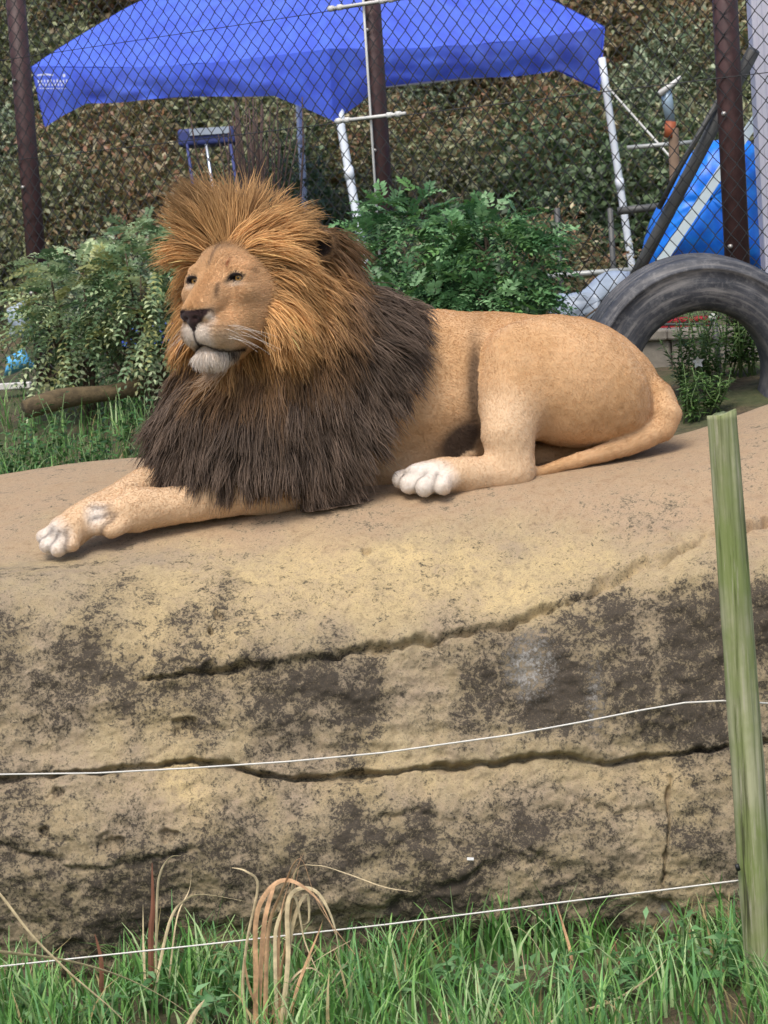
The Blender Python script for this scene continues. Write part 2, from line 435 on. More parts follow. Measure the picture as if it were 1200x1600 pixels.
# ================================================================== LION
class SDF:
    def __init__(self, xs, ys, zs):
        self.xs, self.ys, self.zs = xs, ys, zs
        self.g = np.full((len(xs), len(ys), len(zs)), 1.0, dtype=np.float32)
        self.id = np.zeros(self.g.shape, dtype=np.int8)
    def _box(self, lo, hi):
        r = []
        for a, l, h in ((self.xs, lo[0], hi[0]), (self.ys, lo[1], hi[1]), (self.zs, lo[2], hi[2])):
            i0 = max(0, np.searchsorted(a, l) - 1); i1 = min(len(a), np.searchsorted(a, h) + 1)
            r.append(slice(i0, i1))
        X, Y, Z = np.meshgrid(self.xs[r[0]], self.ys[r[1]], self.zs[r[2]], indexing='ij', sparse=False)
        return tuple(r), np.stack([X, Y, Z], -1).astype(np.float32)
    def merge(self, sl, d, k, ident):
        a = self.g[sl]
        h = np.clip(k - np.abs(a - d), 0, None) / k
        new = np.minimum(a, d) - h * h * k * 0.25
        self.id[sl] = np.where(d < a, ident, self.id[sl])
        self.g[sl] = new
    def carve(self, sl, d, k):
        a = self.g[sl]; b = -d
        h = np.clip(k - np.abs(a - b), 0, None) / k
        self.g[sl] = np.maximum(a, b) + h * h * k * 0.25
    def ell_d(self, c, r, M, pts):
        q = (pts - c.astype(np.float32)) @ M.astype(np.float32)     # columns of M = axes
        r = np.array(r, dtype=np.float32)
        k0 = np.linalg.norm(q / r, axis=-1); k1 = np.linalg.norm(q / (r * r), axis=-1) + 1e-9
        return k0 * (k0 - 1.0) / k1
    def ell(self, c, r, M, k=0.03, ident=1, sub=False):
        c = np.array(c, float)
        ext = np.sqrt(((M * np.array(r)) ** 2).sum(1)) + k + 0.03
        sl, pts = self._box(c - ext, c + ext)
        d = self.ell_d(c, r, M, pts)
        (self.carve(sl, d, k) if sub else self.merge(sl, d, k, ident))
    def chain(self, pts, rs, k=0.03, ident=1, sub=False):
        pts = np.array(pts, float); rs = np.array(rs, float)
        lo = (pts - rs[:, None]).min(0) - k - .03; hi = (pts + rs[:, None]).max(0) + k + .03
        sl, q = self._box(lo, hi)
        best = np.full(q.shape[:3], 9.0, dtype=np.float32)
        for i in range(len(pts) - 1):
            a = pts[i].astype(np.float32); ab = (pts[i + 1] - pts[i]).astype(np.float32)
            h = np.clip(((q - a) @ ab) / float(ab @ ab), 0, 1)
            d = np.linalg.norm(q - a - h[..., None] * ab, axis=-1) - (rs[i] + (rs[i + 1] - rs[i]) * h)
            best = np.minimum(best, d)
        (self.carve(sl, best, k) if sub else self.merge(sl, best, k, ident))
    def extract(self):
        g = self.g; s = g < 0
        nx, ny, nz = g.shape
        c = s[:-1, :-1, :-1].astype(np.int8)
        cnt = np.zeros((nx - 1, ny - 1, nz - 1), dtype=np.int8)
        for dx in (0, 1):
            for dy in (0, 1):
                for dz in (0, 1):
                    cnt += s[dx:nx - 1 + dx, dy:ny - 1 + dy, dz:nz - 1 + dz]
        act = (cnt > 0) & (cnt < 8)
        ci = np.argwhere(act)
        idx = np.full(act.shape, -1, dtype=np.int64); idx[act] = np.arange(len(ci))
        acc = np.zeros((len(ci), 3)); num = np.zeros(len(ci))
        corners = [(dx, dy, dz) for dx in (0, 1) for dy in (0, 1) for dz in (0, 1)]
        val = {c_: g[ci[:, 0] + c_[0], ci[:, 1] + c_[1], ci[:, 2] + c_[2]].astype(np.float64) for c_ in corners}
        for a in corners:
            for ax in range(3):
                if a[ax] == 0:
                    b = list(a); b[ax] = 1; b = tuple(b)
                    va, vb = val[a], val[b]
                    cr = (va < 0) != (vb < 0)
                    t = np.where(cr, va / np.where(cr, va - vb, 1), 0)
                    p = np.tile(np.array(a, float), (len(ci), 1)); p[:, ax] = t
                    acc += np.where(cr[:, None], p, 0); num += cr
        loc = acc / num[:, None]
        def co(arr, i, f): return arr[i] + (arr[i + 1] - arr[i]) * f
        V = np.stack([co(self.xs, ci[:, 0], loc[:, 0]), co(self.ys, ci[:, 1], loc[:, 1]), co(self.zs, ci[:, 2], loc[:, 2])], -1)
        F = []
        for ax in range(3):
            o1, o2 = [(1, 2), (2, 0), (0, 1)][ax]
            sl0 = [slice(None)] * 3; sl1 = [slice(None)] * 3
            sl0[ax] = slice(0, -1); sl1[ax] = slice(1, None)
            e = s[tuple(sl0)] != s[tuple(sl1)]
            ee = np.argwhere(e)
            ok = (ee[:, o1] > 0) & (ee[:, o2] > 0) & (ee[:, o1] < g.shape[o1] - 1) & (ee[:, o2] < g.shape[o2] - 1)
            ee = ee[ok]
            def gi(d1, d2):
                q = ee.copy(); q[:, o1] -= d1; q[:, o2] -= d2
                return idx[q[:, 0], q[:, 1], q[:, 2]]
            quad = np.stack([gi(1, 1), gi(0, 1), gi(0, 0), gi(1, 0)], -1)
            flip = ~s[ee[:, 0], ee[:, 1], ee[:, 2]]
            quad[flip] = quad[flip][:, ::-1]
            F.append(quad)
        F = np.concatenate(F)
        ids = self.id[ci[:, 0], ci[:, 1], ci[:, 2]]
        return V, F, ids

# head frame: camera axes turned by yaw
HY = math.radians(33)
TOC = -VIEW                                      # towards the camera
HF = -math.sin(HY) * RGT + math.cos(HY) * TOC
HS = math.cos(HY) * RGT + math.sin(HY) * TOC     # lion's left, image right
HU = UPV.copy()
_pt = math.radians(-3)                           # nose a little down
HF, HU = math.cos(_pt) * HF + math.sin(_pt) * HU, math.cos(_pt) * HU - math.sin(_pt) * HF
HM = np.stack([HF, HS, HU], 1)
HO = P(340, 437, -0.40)
def HL(f, s, u): return HO + HM @ np.array([f, s, u])
def to_head(p): return (np.asarray(p) - HO) @ HM

CAMM = np.stack([RGT, -VIEW, UPV], 1)            # right, towards camera, up
def rotM(deg):
    a = math.radians(deg); r = math.cos(a) * RGT + math.sin(a) * UPV; u = -math.sin(a) * RGT + math.cos(a) * UPV
    return np.stack([r, -VIEW, u], 1)
BODY, HEAD, FORE, HIND, TAIL, EAR, NOSE, TOE = 1, 2, 3, 4, 5, 6, 7, 8

TOES = {'hind': ((626, 749, -.275, 15), (640, 756, -.315, 16), (664, 761, -.350, 16), (692, 761, -.365, 14)),
        'near': ((153, 797, -.340, 11.5), (148, 810, -.362, 12.5), (154, 823, -.382, 12.5), (174, 829, -.395, 12)),
        'far': ((68, 838, -.385, 12.5), (75, 851, -.410, 13.5), (92, 858, -.432, 13.5), (112, 851, -.432, 12.5))}
def build_lion_sdf():
    def seg(a, b, st): return np.arange(a, b, st)
    x0, z0 = HO[0], HO[2]
    xs = np.concatenate([seg(-1.12, x0 - .17, .0065), seg(x0 - .17, x0 + .20, .0034), seg(x0 + .20, 1.0, .0068)])
    ys = np.concatenate([seg(-.62, -.20, .0036), seg(-.20, .60, .0075)])
    zs = np.concatenate([seg(1.04, z0 - .26, .0062), seg(z0 - .26, z0 + .17, .0034), seg(z0 + .17, 2.05, .0065)])
    g = SDF(xs, ys, zs)
    def E(c, r, ry, rot=0, k=.04, i=BODY, sub=False):
        m = mpp(c[2])
        g.ell(P(*c), (r[0] * m, ry, r[1] * m), rotM(rot), k, i, sub)
    def C(pts, k=.04, i=BODY, sub=False):
        g.chain([P(a, b, y) for a, b, y, r in pts], [r * mpp(y) for a, b, y, r in pts], k, i, sub)
    # --- trunk
    C([(520, 600, .06, 108), (660, 592, .08, 108), (790, 592, .10, 103), (890, 595, .12, 100)], .06)
    E((560, 640, .08), (135, 140), .235, 0, .08)
    E((670, 650, .08), (140, 130), .235, 0, .09)
    E((745, 620, .13), (75, 100), .15, 0, .05)
    E((600, 735, .06), (110, 50), .20, -6, .06)          # belly on the rock
    # --- far haunch and rump
    E((900, 595, .28), (120, 95), .13, -20, .05, HIND)
    E((945, 612, .13), (92, 82), .20, -35, .06)
    # --- near haunch
    E((882, 596, -.05), (133, 100), .17, -18, .014, HIND)
    E((940, 626, .02), (88, 56), .15, -24, .05, HIND)
    E((808, 600, -.11), (57, 92), .12, 10, .04, HIND)
    C([(800, 620, -.15, 46), (793, 680, -.21, 42), (800, 728, -.22, 36)], .035, HIND)
    E((905, 651, -.06), (96, 31), .10, -4, .03, HIND)
    # foot
    C([(806, 742, -.235, 25), (740, 742, -.26, 29), (690, 745, -.28, 31), (655, 747, -.29, 26)], .03, HIND)
    for x, y, Y, r in TOES['hind']:
        C([(690 if x < 690 else 715, 744, -.29, 22), ((x * .6 + 690 * .4), y - 6, Y + .012, r * .95), (x, y, Y, r)], .006, HIND)
    # far hind foot peeping out below the thigh
    C([(835, 712, .0, 17), (870, 712, .03, 18), (930, 700, .08, 22)], .02, HIND)
    C([(700, 716, -.10, 10), (730, 712, -.10, 12)], .015, HIND)
    # --- tail
    C([(985, 600, .08, 36), (1026, 622, .02, 28), (1042, 646, -.03, 24), (1035, 669, -.04, 21), (1000, 688, -.08, 17), (950, 706, -.125, 14), (900, 721, -.155, 12), (850, 736, -.19, 10.5), (800, 749, -.215, 9), (770, 756, -.23, 7)], .005, TAIL)
    # --- chest, neck, shoulders
    C([(420, 450, -.24, 66), (470, 515, -.13, 95), (545, 590, .0, 128)], .08)
    E((410, 645, -.10), (128, 122), .22, 0, .08)
    E((415, 708, -.10), (130, 62), .20, 0, .06)
    C([(520, 610, -.10, 78), (500, 690, -.17, 62), (512, 752, -.22, 42)], .05)
    # --- near foreleg
    C([(512, 756, -.23, 40), (440, 768, -.27, 33), (349, 777, -.30, 31.5), (285, 788, -.31, 29.5), (240, 793, -.32, 32), (212, 797, -.33, 34), (178, 806, -.345, 27)], .02, FORE)
    for x, y, Y, r in TOES['near']:
        C([(205, 803, -.345, 22), (x * .6 + 200 * .4, y - 3, Y, r), (x, y, Y, r)], .006, FORE)
    E((205, 757, -.33), (10, 5), .012, 10, .02, FORE)
    # --- far foreleg
    C([(300, 735, -.05, 34), (240, 753, -.16, 29), (190, 779, -.25, 27), (140, 806, -.33, 28), (102, 832, -.385, 29)], .02, FORE)
    for x, y, Y, r in TOES['far']:
        C([(118, 822, -.37, 20), (x * .65 + 115 * .35, y - 9, Y + .01, r), (x, y, Y, r)], .006, FORE)
    # --- head (local f,s,u in metres; origin between the eyes)
    def HE(c, r, k=.03, i=HEAD, sub=False, pitch=0, yaw=0):
        a = math.radians(pitch); M = HM.copy()
        f2 = math.cos(a) * HF + math.sin(a) * HU; u2 = math.cos(a) * HU - math.sin(a) * HF
        b_ = math.radians(yaw); f3 = math.cos(b_) * f2 + math.sin(b_) * HS; s3 = math.cos(b_) * HS - math.sin(b_) * f2
        g.ell(HL(*c), r, np.stack([f3, s3, u2], 1), k, i, sub)
    def HC(pts, k=.03, i=HEAD, sub=False):
        g.chain([HL(*p[:3]) for p in pts], [p[3] for p in pts], k, i, sub)
    HE((-.155, 0, .010), (.150, .128, .118), .05)                   # cranium
    HE((-.055, 0, .045), (.075, .092, .065), .05, pitch=-25)        # forehead
    HC([(-.10, 0, -.06, .10), (-.02, 0, -.075, .075)], .05)         # face mass
    HC([(-.09, 0, -.13, .085), (-.02, 0, -.13, .070)], .05)
    for s in (-1, 1):
        HE((-.075, .085 * s, -.080), (.085, .058, .100), .05)       # cheek
        HE((-.018, .066 * s, .030), (.034, .046, .018), .025)       # brow
        HE((-.020, .098 * s, -.038), (.045, .034, .03), .03)        # cheekbone
    HC([(-.02, 0, -.004, .045), (.045, 0, -.046, .040), (.100, 0, -.090, .034)], .035)   # bridge
    for s in (-1, 1):
        HC([(.0, .026 * s, -.020, .030), (.055, .027 * s, -.062, .030), (.098, .023 * s, -.098, .026)], .03)
        HE((.060, .036 * s, -.152), (.056, .042, .048), .022, yaw=-10 * s)       # whisker pad
        HE((.005, .056 * s, -.150), (.060, .042, .060), .03, yaw=-10 * s)
    HE((.094, 0, -.152), (.026, .030, .036), .02)                   # front lip
    HE((.038, 0, -.222), (.050, .046, .030), .012)                  # chin
    HE((-.02, 0, -.195), (.075, .070, .05), .03)                    # jaw
    # mouth line
    g_m = [(.124, 0, -.182, .004), (.106, .018, -.196, .005), (.084, .042, -.207, .005), (.046, .064, -.212, .005), (.008, .080, -.206, .004)]
    HC(g_m, .006, HEAD, True); HC([(a, -b, c, r) for a, b, c, r in g_m], .006, HEAD, True)
    HC([(.126, 0, -.145, .003), (.124, 0, -.185, .003)], .008, HEAD, True)   # philtrum
    # nose pad
    HE((.112, 0, -.106), (.026, .040, .018), .010, NOSE)
    HE((.116, 0, -.122), (.019, .022, .020), .008, NOSE)
    for s in (-1, 1):
        HE((.110, .030 * s, -.107), (.020, .022, .015), .008, NOSE)
        HE((.135, .017 * s, -.116), (.009, .009, .006), .004, NOSE, True, 0, 30 * s)  # nostril
    # eyes: lid bulge, then almond opening
    for s in (-1, 1):
        HE((-.006, .081 * s, .0), (.026, .034, .022), .02)
        HE((-.012, .040 * s, -.008), (.02, .014, .018), .012, HEAD, True)
        HE((.018, .080 * s, .000), (.030, .0195, .0100), .004, HEAD, True, 0, 12 * s)
        HC([(.016, .064 * s, -.002, .005), (.016, .056 * s, -.011, .004)], .004, HEAD, True)
    for s in (-1, 1):                                                   # heavy upper lid
        HE((.0035, .080 * s, .0128), (.020, .028, .0062), .004)
    # ears sunk in the mane
    for s in (-1, 1):
        c = HL(-.265, .190 * s, .098)
        HC([(-.20, .09 * s, .06, .05), (-.255, .165 * s, .088, .034)], .03, EAR)
        nvec = HS * s * .55 + HF * .75 + HU * .10; nvec /= np.linalg.norm(nvec)
        up = HU + HS * s * .35; up -= nvec * (up @ nvec); up /= np.linalg.norm(up)
        M = np.stack([nvec, np.cross(up, nvec), up], 1)
        g.ell(c, (.026, .046, .052), M, .02, EAR)
        g.ell(c + nvec * .022, (.026, .033, .038), M, .008, EAR, True)
    return g
_g = build_lion_sdf()
LV, LF, LID = _g.extract()
del _g
# light smoothing of the net
def lap(V, F, it, lam=.5):
    e = np.concatenate([F[:, [0, 1]], F[:, [1, 2]], F[:, [2, 3]], F[:, [3, 0]]])
    a = np.concatenate([e[:, 0], e[:, 1]]); b = np.concatenate([e[:, 1], e[:, 0]])
    cnt = np.bincount(a, minlength=len(V))[:, None]
    for _ in range(it):
        s = np.stack([np.bincount(a, weights=V[b, k], minlength=len(V)) for k in range(3)], -1)
        V = V + lam * (s / cnt - V)
    return V
_l2 = lap(LV, LF, 2, .5); _l7 = lap(LV, LF, 7, .5)
_hd = np.isin(LID, (HEAD, NOSE, EAR))[:, None]
LV = np.where(_hd, _l2, _l7)
def vnormals(V, F):
    n = np.cross(V[F[:, 2]] - V[F[:, 0]], V[F[:, 3]] - V[F[:, 1]])
    N_ = np.zeros_like(V)
    for k in range(4): np.add.at(N_, F[:, k], n)
    return N_ / (np.linalg.norm(N_, axis=1)[:, None] + 1e-12)
LN = vnormals(LV, LF)
_bw = (~np.isin(LID, (HEAD, NOSE, EAR))).astype(float)
LV = LV + LN * (_bw * (.0045 * fbm(LV * np.array([9, 9, 6.]) + 3, 3) + .0012 * fbm(LV * 38, 2)))[:, None]
LN = vnormals(LV, LF)
LPX, LPY = project(LV)
LH = to_head(LV)

# ------ coat colours
def C3(*a): return np.array(lin(*a))
TAN, TANL, PALE, WHITE = C3(194, 154, 110), C3(208, 170, 128), C3(216, 188, 154), C3(226, 216, 204)
DARK, BROWN, NOSEC = C3(50, 40, 36), C3(96, 68, 44), C3(44, 28, 28)
def mixv(c, col, w): return c * (1 - w[:, None]) + np.asarray(col) * w[:, None]
def lion_colours():
    V, px, py, h = LV, LPX, LPY, LH
    n = fbm(V * 7.0, 4); n2 = fbm(V * np.array([40, 40, 40.]), 3)
    c = np.tile(TAN, (len(V), 1))
    c = mixv(c, TANL, np.clip(.5 + n, 0, 1))
    c *= (1 + .07 * n2)[:, None]
    down = np.clip(-LN[:, 2], 0, 1)
    hind = LID == HIND; fore = LID == FORE; tail = LID == TAIL; head = (LID == HEAD) | (LID == NOSE)
    ridge = (LID == BODY) * np.clip(LN[:, 2], 0, 1) ** 2 * (py < 520)
    c = mixv(c, C3(184, 140, 92), .45 * ridge)
    c = mixv(c, C3(214, 184, 146), .55 * (LID == BODY) * sstep(660, 740, py))
    c = mixv(c, C3(178, 136, 92), np.clip(.5 * n - .05, 0, .5) * (LID == HIND))
    # paler lower legs and feet
    def sph(X, r): return np.clip(1 - np.linalg.norm(V - X, axis=1) / r, 0, 1)
    c = mixv(c, PALE, np.clip(.65 * fore, 0, 1))
    c = mixv(c, PALE, .75 * sstep(.0, .5, sph(P(770, 710, -.25), .26)) * hind)
    for X, r in ((P(640, 752, -.31), .11), (P(672, 752, -.35), .10), (P(80, 845, -.41), .085), (P(152, 812, -.36), .06)):
        c = mixv(c, WHITE, np.clip(1.8 * sph(X, r), 0, .9))
    for key, YC in (('hind', C3(92, 80, 72)), ('near', C3(84, 74, 72)), ('far', C3(78, 70, 72))):
        T = np.array([P(x, y, Y) for x, y, Y, r in TOES[key]]); R_ = np.array([r * mpp(Y) for x, y, Y, r in TOES[key]])
        back = P({'hind': 690, 'near': 205, 'far': 118}[key], {'hind': 744, 'near': 803, 'far': 822}[key], T[:, 1].mean())
        dd = []
        for k in range(len(T)):
            ab = back * .35 + T[k] * .65 - T[k]; tt = np.clip(((V - T[k]) @ ab) / (ab @ ab), 0, 1)
            dd.append(np.linalg.norm(V - T[k] - tt[:, None] * ab, axis=1))
        dd = np.sort(np.array(dd), 0)
        gap = np.exp(-((dd[1] - dd[0]) / .0075) ** 2) * (1 - sstep(.030, .045, dd[0]))  # darker lines where neighbouring toes meet
        c = mixv(c, YC, np.clip(gap * .6, 0, 1))
    # groin dark hair
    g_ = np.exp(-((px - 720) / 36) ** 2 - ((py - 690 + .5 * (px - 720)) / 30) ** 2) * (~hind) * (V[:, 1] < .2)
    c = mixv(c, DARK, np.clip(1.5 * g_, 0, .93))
    g_ = np.exp(-((px - 742) / 13) ** 2 - ((py - 600) / 70) ** 2) * (~hind) * (V[:, 1] < .2)  # narrow darker line down the front crease of the thigh
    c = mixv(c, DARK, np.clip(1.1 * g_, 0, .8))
    # far hind foot is in brownish coat
    # face
    f, s, u = h[:, 0], h[:, 1], h[:, 2]
    sa = np.abs(s)
    if True:
        hm = head.astype(float)
        c = mixv(c, C3(212, 174, 130) * (1 + .10 * n2 + .10 * n)[:, None], hm)
        c = mixv(c, C3(184, 148, 112), hm * sstep(.02, .09, u) * np.clip(.4 + .5 * n2, 0, 1))
        c = mixv(c, C3(190, 146, 98), hm * np.exp(-(s / .03) ** 2) * sstep(-.01, .06, f) * .8)
        c = mixv(c, C3(168, 136, 108), hm * np.exp(-((f + .02) / .05) ** 2 - ((sa - .10) / .04) ** 2 - ((u + .06) / .05) ** 2) * .4)
        wl = sstep(.0, .05, f) * (1 - sstep(-.175, -.125, u - .12 * (sa - .03))) * hm
        c = mixv(c, C3(212, 190, 162), np.clip(wl, 0, 1) * .8)
        c = mixv(c, WHITE, hm * sstep(.06, .10, f) * (1 - sstep(-.14, -.118, u)) * (1 - sstep(.035, .06, sa)) * .85)
        c = mixv(c, WHITE, hm * sstep(.08, .10, f) * np.exp(-((sa - .05) / .012) ** 2) * np.exp(-((u + .115) / .02) ** 2) * .6)
        # whisker rows
        for k, uu in enumerate((-.138, -.151, -.164)):
            row = np.exp(-((u - uu + .05 * (sa - .04)) / .0026) ** 2) * sstep(.028, .040, sa) * (1 - sstep(.075, .09, sa)) * (f > .01)
            c = mixv(c, C3(128, 94, 64), hm * row * .55 * (.5 + .5 * (np.sin(f * 420 + k) > -.3)))
        # chin
        c = mixv(c, WHITE, hm * (1 - sstep(-.218, -.206, u)) * sstep(-.02, .02, f) * .95)
        # mouth line
        mu = np.interp(sa, [0, .018, .042, .064, .080, .1], [-.186, -.197, -.208, -.212, -.206, -.196])
        c = mixv(c, C3(34, 22, 22), hm * np.exp(-((u - mu) / .0062) ** 2) * (f > -.02) * (sa < .087))
        c = mixv(c, C3(40, 26, 26), hm * np.exp(-(s / .0035) ** 2) * (u < -.135) * (u > -.188) * (f > .07))
        # nose
        nw = np.interp(u, [-.155, -.143, -.132, -.120, -.106, -.090], [.004, .009, .019, .036, .052, .052])
        nz = sstep(.085, .095, f) * (1 - sstep(-.0945, -.088, u - .9 * sa * sa)) * (1 - sstep(.9, 1.05, sa / nw)) * (u > -.150)
        c = mixv(c, NOSEC, nz)
        # eyes
        for e in (-1, 1):
            es, eu = (s - .080 * e) * e, u - .0015
            q = np.sqrt((es / .0225) ** 2 + (eu / .0135) ** 2)
            c = mixv(c, C3(34, 24, 22), hm * (1 - sstep(1.0, 1.32, q)) * (f > -.03))
            c = mixv(c, C3(34, 24, 22), hm * np.exp(-((es + .024) / .006) ** 2 - ((eu + .010) / .008) ** 2) * .95 * (f > -.04))
            c = mixv(c, C3(222, 206, 186), hm * np.exp(-((es - .002) / .021) ** 2 - ((eu + .0215) / .0065) ** 2) * .95 * (f > -.04))
            c = mixv(c, C3(92, 66, 50), hm * np.exp(-((es + .034 + .25 * (eu + .04)) / .0045) ** 2) * sstep(-.075, -.045, eu) * (1 - sstep(-.025, -.012, eu)) * .75 * (f > -.03))
        # scar over the near eye, forehead streaks
        c = mixv(c, C3(150, 92, 58), hm * np.exp(-((s - .048) / .006) ** 2 - ((u - .043) / .014) ** 2) * 1.0)
        c = mixv(c, C3(118, 92, 74), hm * np.exp(-((s + .012 - .15 * (u - .05)) / .007) ** 2) * sstep(.025, .05, u) * .65)
        c = mixv(c, C3(110, 84, 60), hm * sstep(.075, .115, u + .25 * np.clip(sa - .05, 0, 1)) * .7)
    c = mixv(c, C3(104, 78, 52), (LID == EAR) * .9)
    for e in (-1, 1):
        ed = np.linalg.norm(V - HL(-.252, .200 * e, .098), axis=1)
        c = mixv(c, C3(40, 30, 26), (LID == EAR) * (1 - sstep(.026, .036, ed)))
    return np.clip(c, 0.005, .9)
LC = lion_colours()

# ------ mane region on the body
def mane_mask(V, ids, h, px, py):
    f, s, u = h[:, 0], h[:, 1], h[:, 2]
    face = ((s / .142) ** 2 + ((u + .055) / np.where(u > -.055, .160, .19)) ** 2 < 1) & (f > -.115)
    face |= (f > .0) & (u < .085)
    face |= (u > -.262) & (f > np.where(u < -.215, .012, -.02)) & (np.abs(s) < .1) & (u < .07)
    on_head = np.isin(ids, (HEAD, NOSE))
    m = np.zeros(len(V))
    m[on_head & ~face] = 1
    m[(ids == EAR) & (LN @ (HF * .75 + HU * .05) + np.sign(s) * (LN @ HS) * .55 < .12)] = 1
    # trunk: everything ahead of the shoulder line
    xb = np.interp(py, [440, 500, 560, 620, 660, 700, 760, 800], [605, 612, 615, 590, 560, 535, 525, 520])
    xb = xb - 40 * sstep(.1, .4, V[:, 1])
    trunk = (ids == BODY) & (px < xb)
    m[trunk] = 1
    fl = (ids == FORE) & (px > 470) & (py < 790) & (V[:, 1] > -.35)
    m[fl] = 1
    return m
MM = mane_mask(LV, LID, LH, LPX, LPY)
MMs = MM.copy()
_e = np.concatenate([LF[:, [0, 1]], LF[:, [1, 2]], LF[:, [2, 3]], LF[:, [3, 0]]])
for _ in range(16):
    a_ = np.concatenate([_e[:, 0], _e[:, 1]]); b_ = np.concatenate([_e[:, 1], _e[:, 0]])
    MMs = .5 * MMs + .5 * np.bincount(a_, weights=MMs[b_], minlength=len(LV)) / np.bincount(a_, minlength=len(LV))
HEADC = HL(-.10, 0, -.02)
def mane_colour(p, nz):
    """hair colour by place: gold round the face, dark over chest and shoulders"""
    r = np.linalg.norm((p - HEADC) * np.array([1.0, .8, 1.0]), axis=-1)
    hz = p[..., 2]
    q = r + .055 * nz + .10 * np.clip(HEADC[2] - .10 - hz, 0, .35)
    gold = np.array(lin(204, 160, 106)); mid = np.array(lin(148, 114, 80)); dk = np.array(lin(102, 86, 73))
    w1 = sstep(.20, .31, q)[..., None]; w2 = sstep(.29, .42, q)[..., None]
    return (gold * (1 - w1) + mid * w1) * (1 - w2) + dk * w2
_mc = mane_colour(LV, fbm(LV * 9, 3)) * .75
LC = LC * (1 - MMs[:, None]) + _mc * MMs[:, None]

m_coat, t_, b_ = new_mat('lion_coat')
_a = N(t_, 'ShaderNodeAttribute', attribute_name='Col')
_co = N(t_, 'ShaderNodeTexCoord').outputs['Object']
_fn = noise_tex(t_, 160, 5, .7, _co)
t_.links.new(mixc(t_, ramp(t_, _fn, [(.3, .16), (.6, 0.)]), _a.outputs['Color'], (0.10, .06, .035)), b_.inputs['Base Color'])
b_.inputs['Roughness'].default_value = .85; b_.inputs['Specular IOR Level'].default_value = .15
b_.inputs['Sheen Weight'].default_value = .15; b_.inputs['Sheen Roughness'].default_value = .5
bump(t_, b_, _fn, .35, .004)
LION_BASE = Vector(PZ(620, 0.0, 1.20))
lion = empty('lion', LION_BASE)
tag(lion, 'male lion with thick brown mane lying on the rock ledge', 'lion')
lion_body = mesh_obj('body', LV, LF, m_coat, lion, True, cols=LC)

# eyes
def make_eye(s):
    c = HL(-.0095, .080 * s, .001)
    R = .0195
    gaze = HF * 1.0 + HS * .08 - HU * .04; gaze /= np.linalg.norm(gaze)
    bmx = bmesh.new(); bmesh.ops.create_uvsphere(bmx, u_segments=32, v_segments=24, radius=R)
    vs_ = np.array([v.co[:] for v in bmx.verts]); fs = [tuple(v.index for v in f_.verts) for f_ in bmx.faces]; bmx.free()
    ang = np.arccos(np.clip(vs_ @ gaze / R, -1, 1))
    cc = np.tile(C3(60, 40, 30), (len(vs_), 1))
    iris = 1 - sstep(.74, .84, ang)
    cc = mixv(cc, C3(176, 128, 64), iris)
    cc = mixv(cc, C3(206, 162, 92), iris * sstep(.55, .3, ang) * .7 if False else iris * (1 - sstep(.3, .55, ang)) * .6)
    cc = mixv(cc, C3(8, 6, 6), 1 - sstep(.2, .26, ang))
    o = mesh_obj('eye', vs_ + c, fs, m_eye, lion, True, cols=cc)
    return o
m_eye, t_, b_ = new_mat('lion_eye')
_a = N(t_, 'ShaderNodeAttribute', attribute_name='Col'); t_.links.new(_a.outputs['Color'], b_.inputs['Base Color'])
b_.inputs['Roughness'].default_value = .12; b_.inputs['Specular IOR Level'].default_value = .4
for s in (-1, 1): make_eye(s)
# ================================================================== FUR
def hair_obj(name, pts, radius, cols, mat, parent, nk):
    """pts (n*nk,3)"""
    n = len(pts) // nk
    hc = bpy.data.hair_curves.new(name)
    hc.add_curves([nk] * n)
    hc.attributes['position'].data.foreach_set('vector', np.asarray(pts, dtype=np.float32).ravel())
    ra = hc.attributes.get('radius') or hc.attributes.new('radius', 'FLOAT', 'POINT')
    ra.data.foreach_set('value', np.asarray(radius, dtype=np.float32).ravel())
    ca = hc.attributes.new('Col', 'FLOAT_COLOR', 'POINT')
    c4 = np.ones((len(pts), 4), dtype=np.float32); c4[:, :3] = cols
    ca.data.foreach_set('color', c4.ravel())
    hc.materials.append(mat)
    o = bpy.data.objects.new(name, hc)
    COL.objects.link(o)
    attach(o, parent)
    return o
def fur_mat(name, rough=.55, spec=.25):
    m, t, b = new_mat(name)
    a = N(t, 'ShaderNodeAttribute', attribute_name='Col')
    t.links.new(a.outputs['Color'], b.inputs['Base Color'])
    b.inputs['Roughness'].default_value = rough; b.inputs['Specular IOR Level'].default_value = spec
    tr = N(t, 'ShaderNodeBsdfTranslucent'); t.links.new(a.outputs['Color'], tr.inputs['Color'])
    mx = N(t, 'ShaderNodeMixShader'); mx.inputs[0].default_value = .25
    t.links.new(b.outputs[0], mx.inputs[1]); t.links.new(tr.outputs[0], mx.inputs[2])
    t.links.new(mx.outputs[0], t.nodes['Material Output'].inputs['Surface'])
    return m
M_FUR = fur_mat('lion_fur')
def nrmz(v): return v / (np.linalg.norm(v, axis=-1, keepdims=True) + 1e-9)
TRI = np.concatenate([LF[:, [0, 1, 2]], LF[:, [0, 2, 3]]])
TA = np.linalg.norm(np.cross(LV[TRI[:, 1]] - LV[TRI[:, 0]], LV[TRI[:, 2]] - LV[TRI[:, 0]]), axis=1)
def sample(n, weight):
    w = TA * weight[TRI].mean(1); w = w / w.sum()
    t = rng.choice(len(TRI), n, p=w)
    a, b = rng.random(n), rng.random(n); sw = a + b > 1; a[sw], b[sw] = 1 - a[sw], 1 - b[sw]
    bc = np.stack([1 - a - b, a, b], 1)
    ix = TRI[t]
    p = (LV[ix] * bc[..., None]).sum(1); nn = nrmz((LN[ix] * bc[..., None]).sum(1))
    return p, nn, ix[:, 0], bc, ix

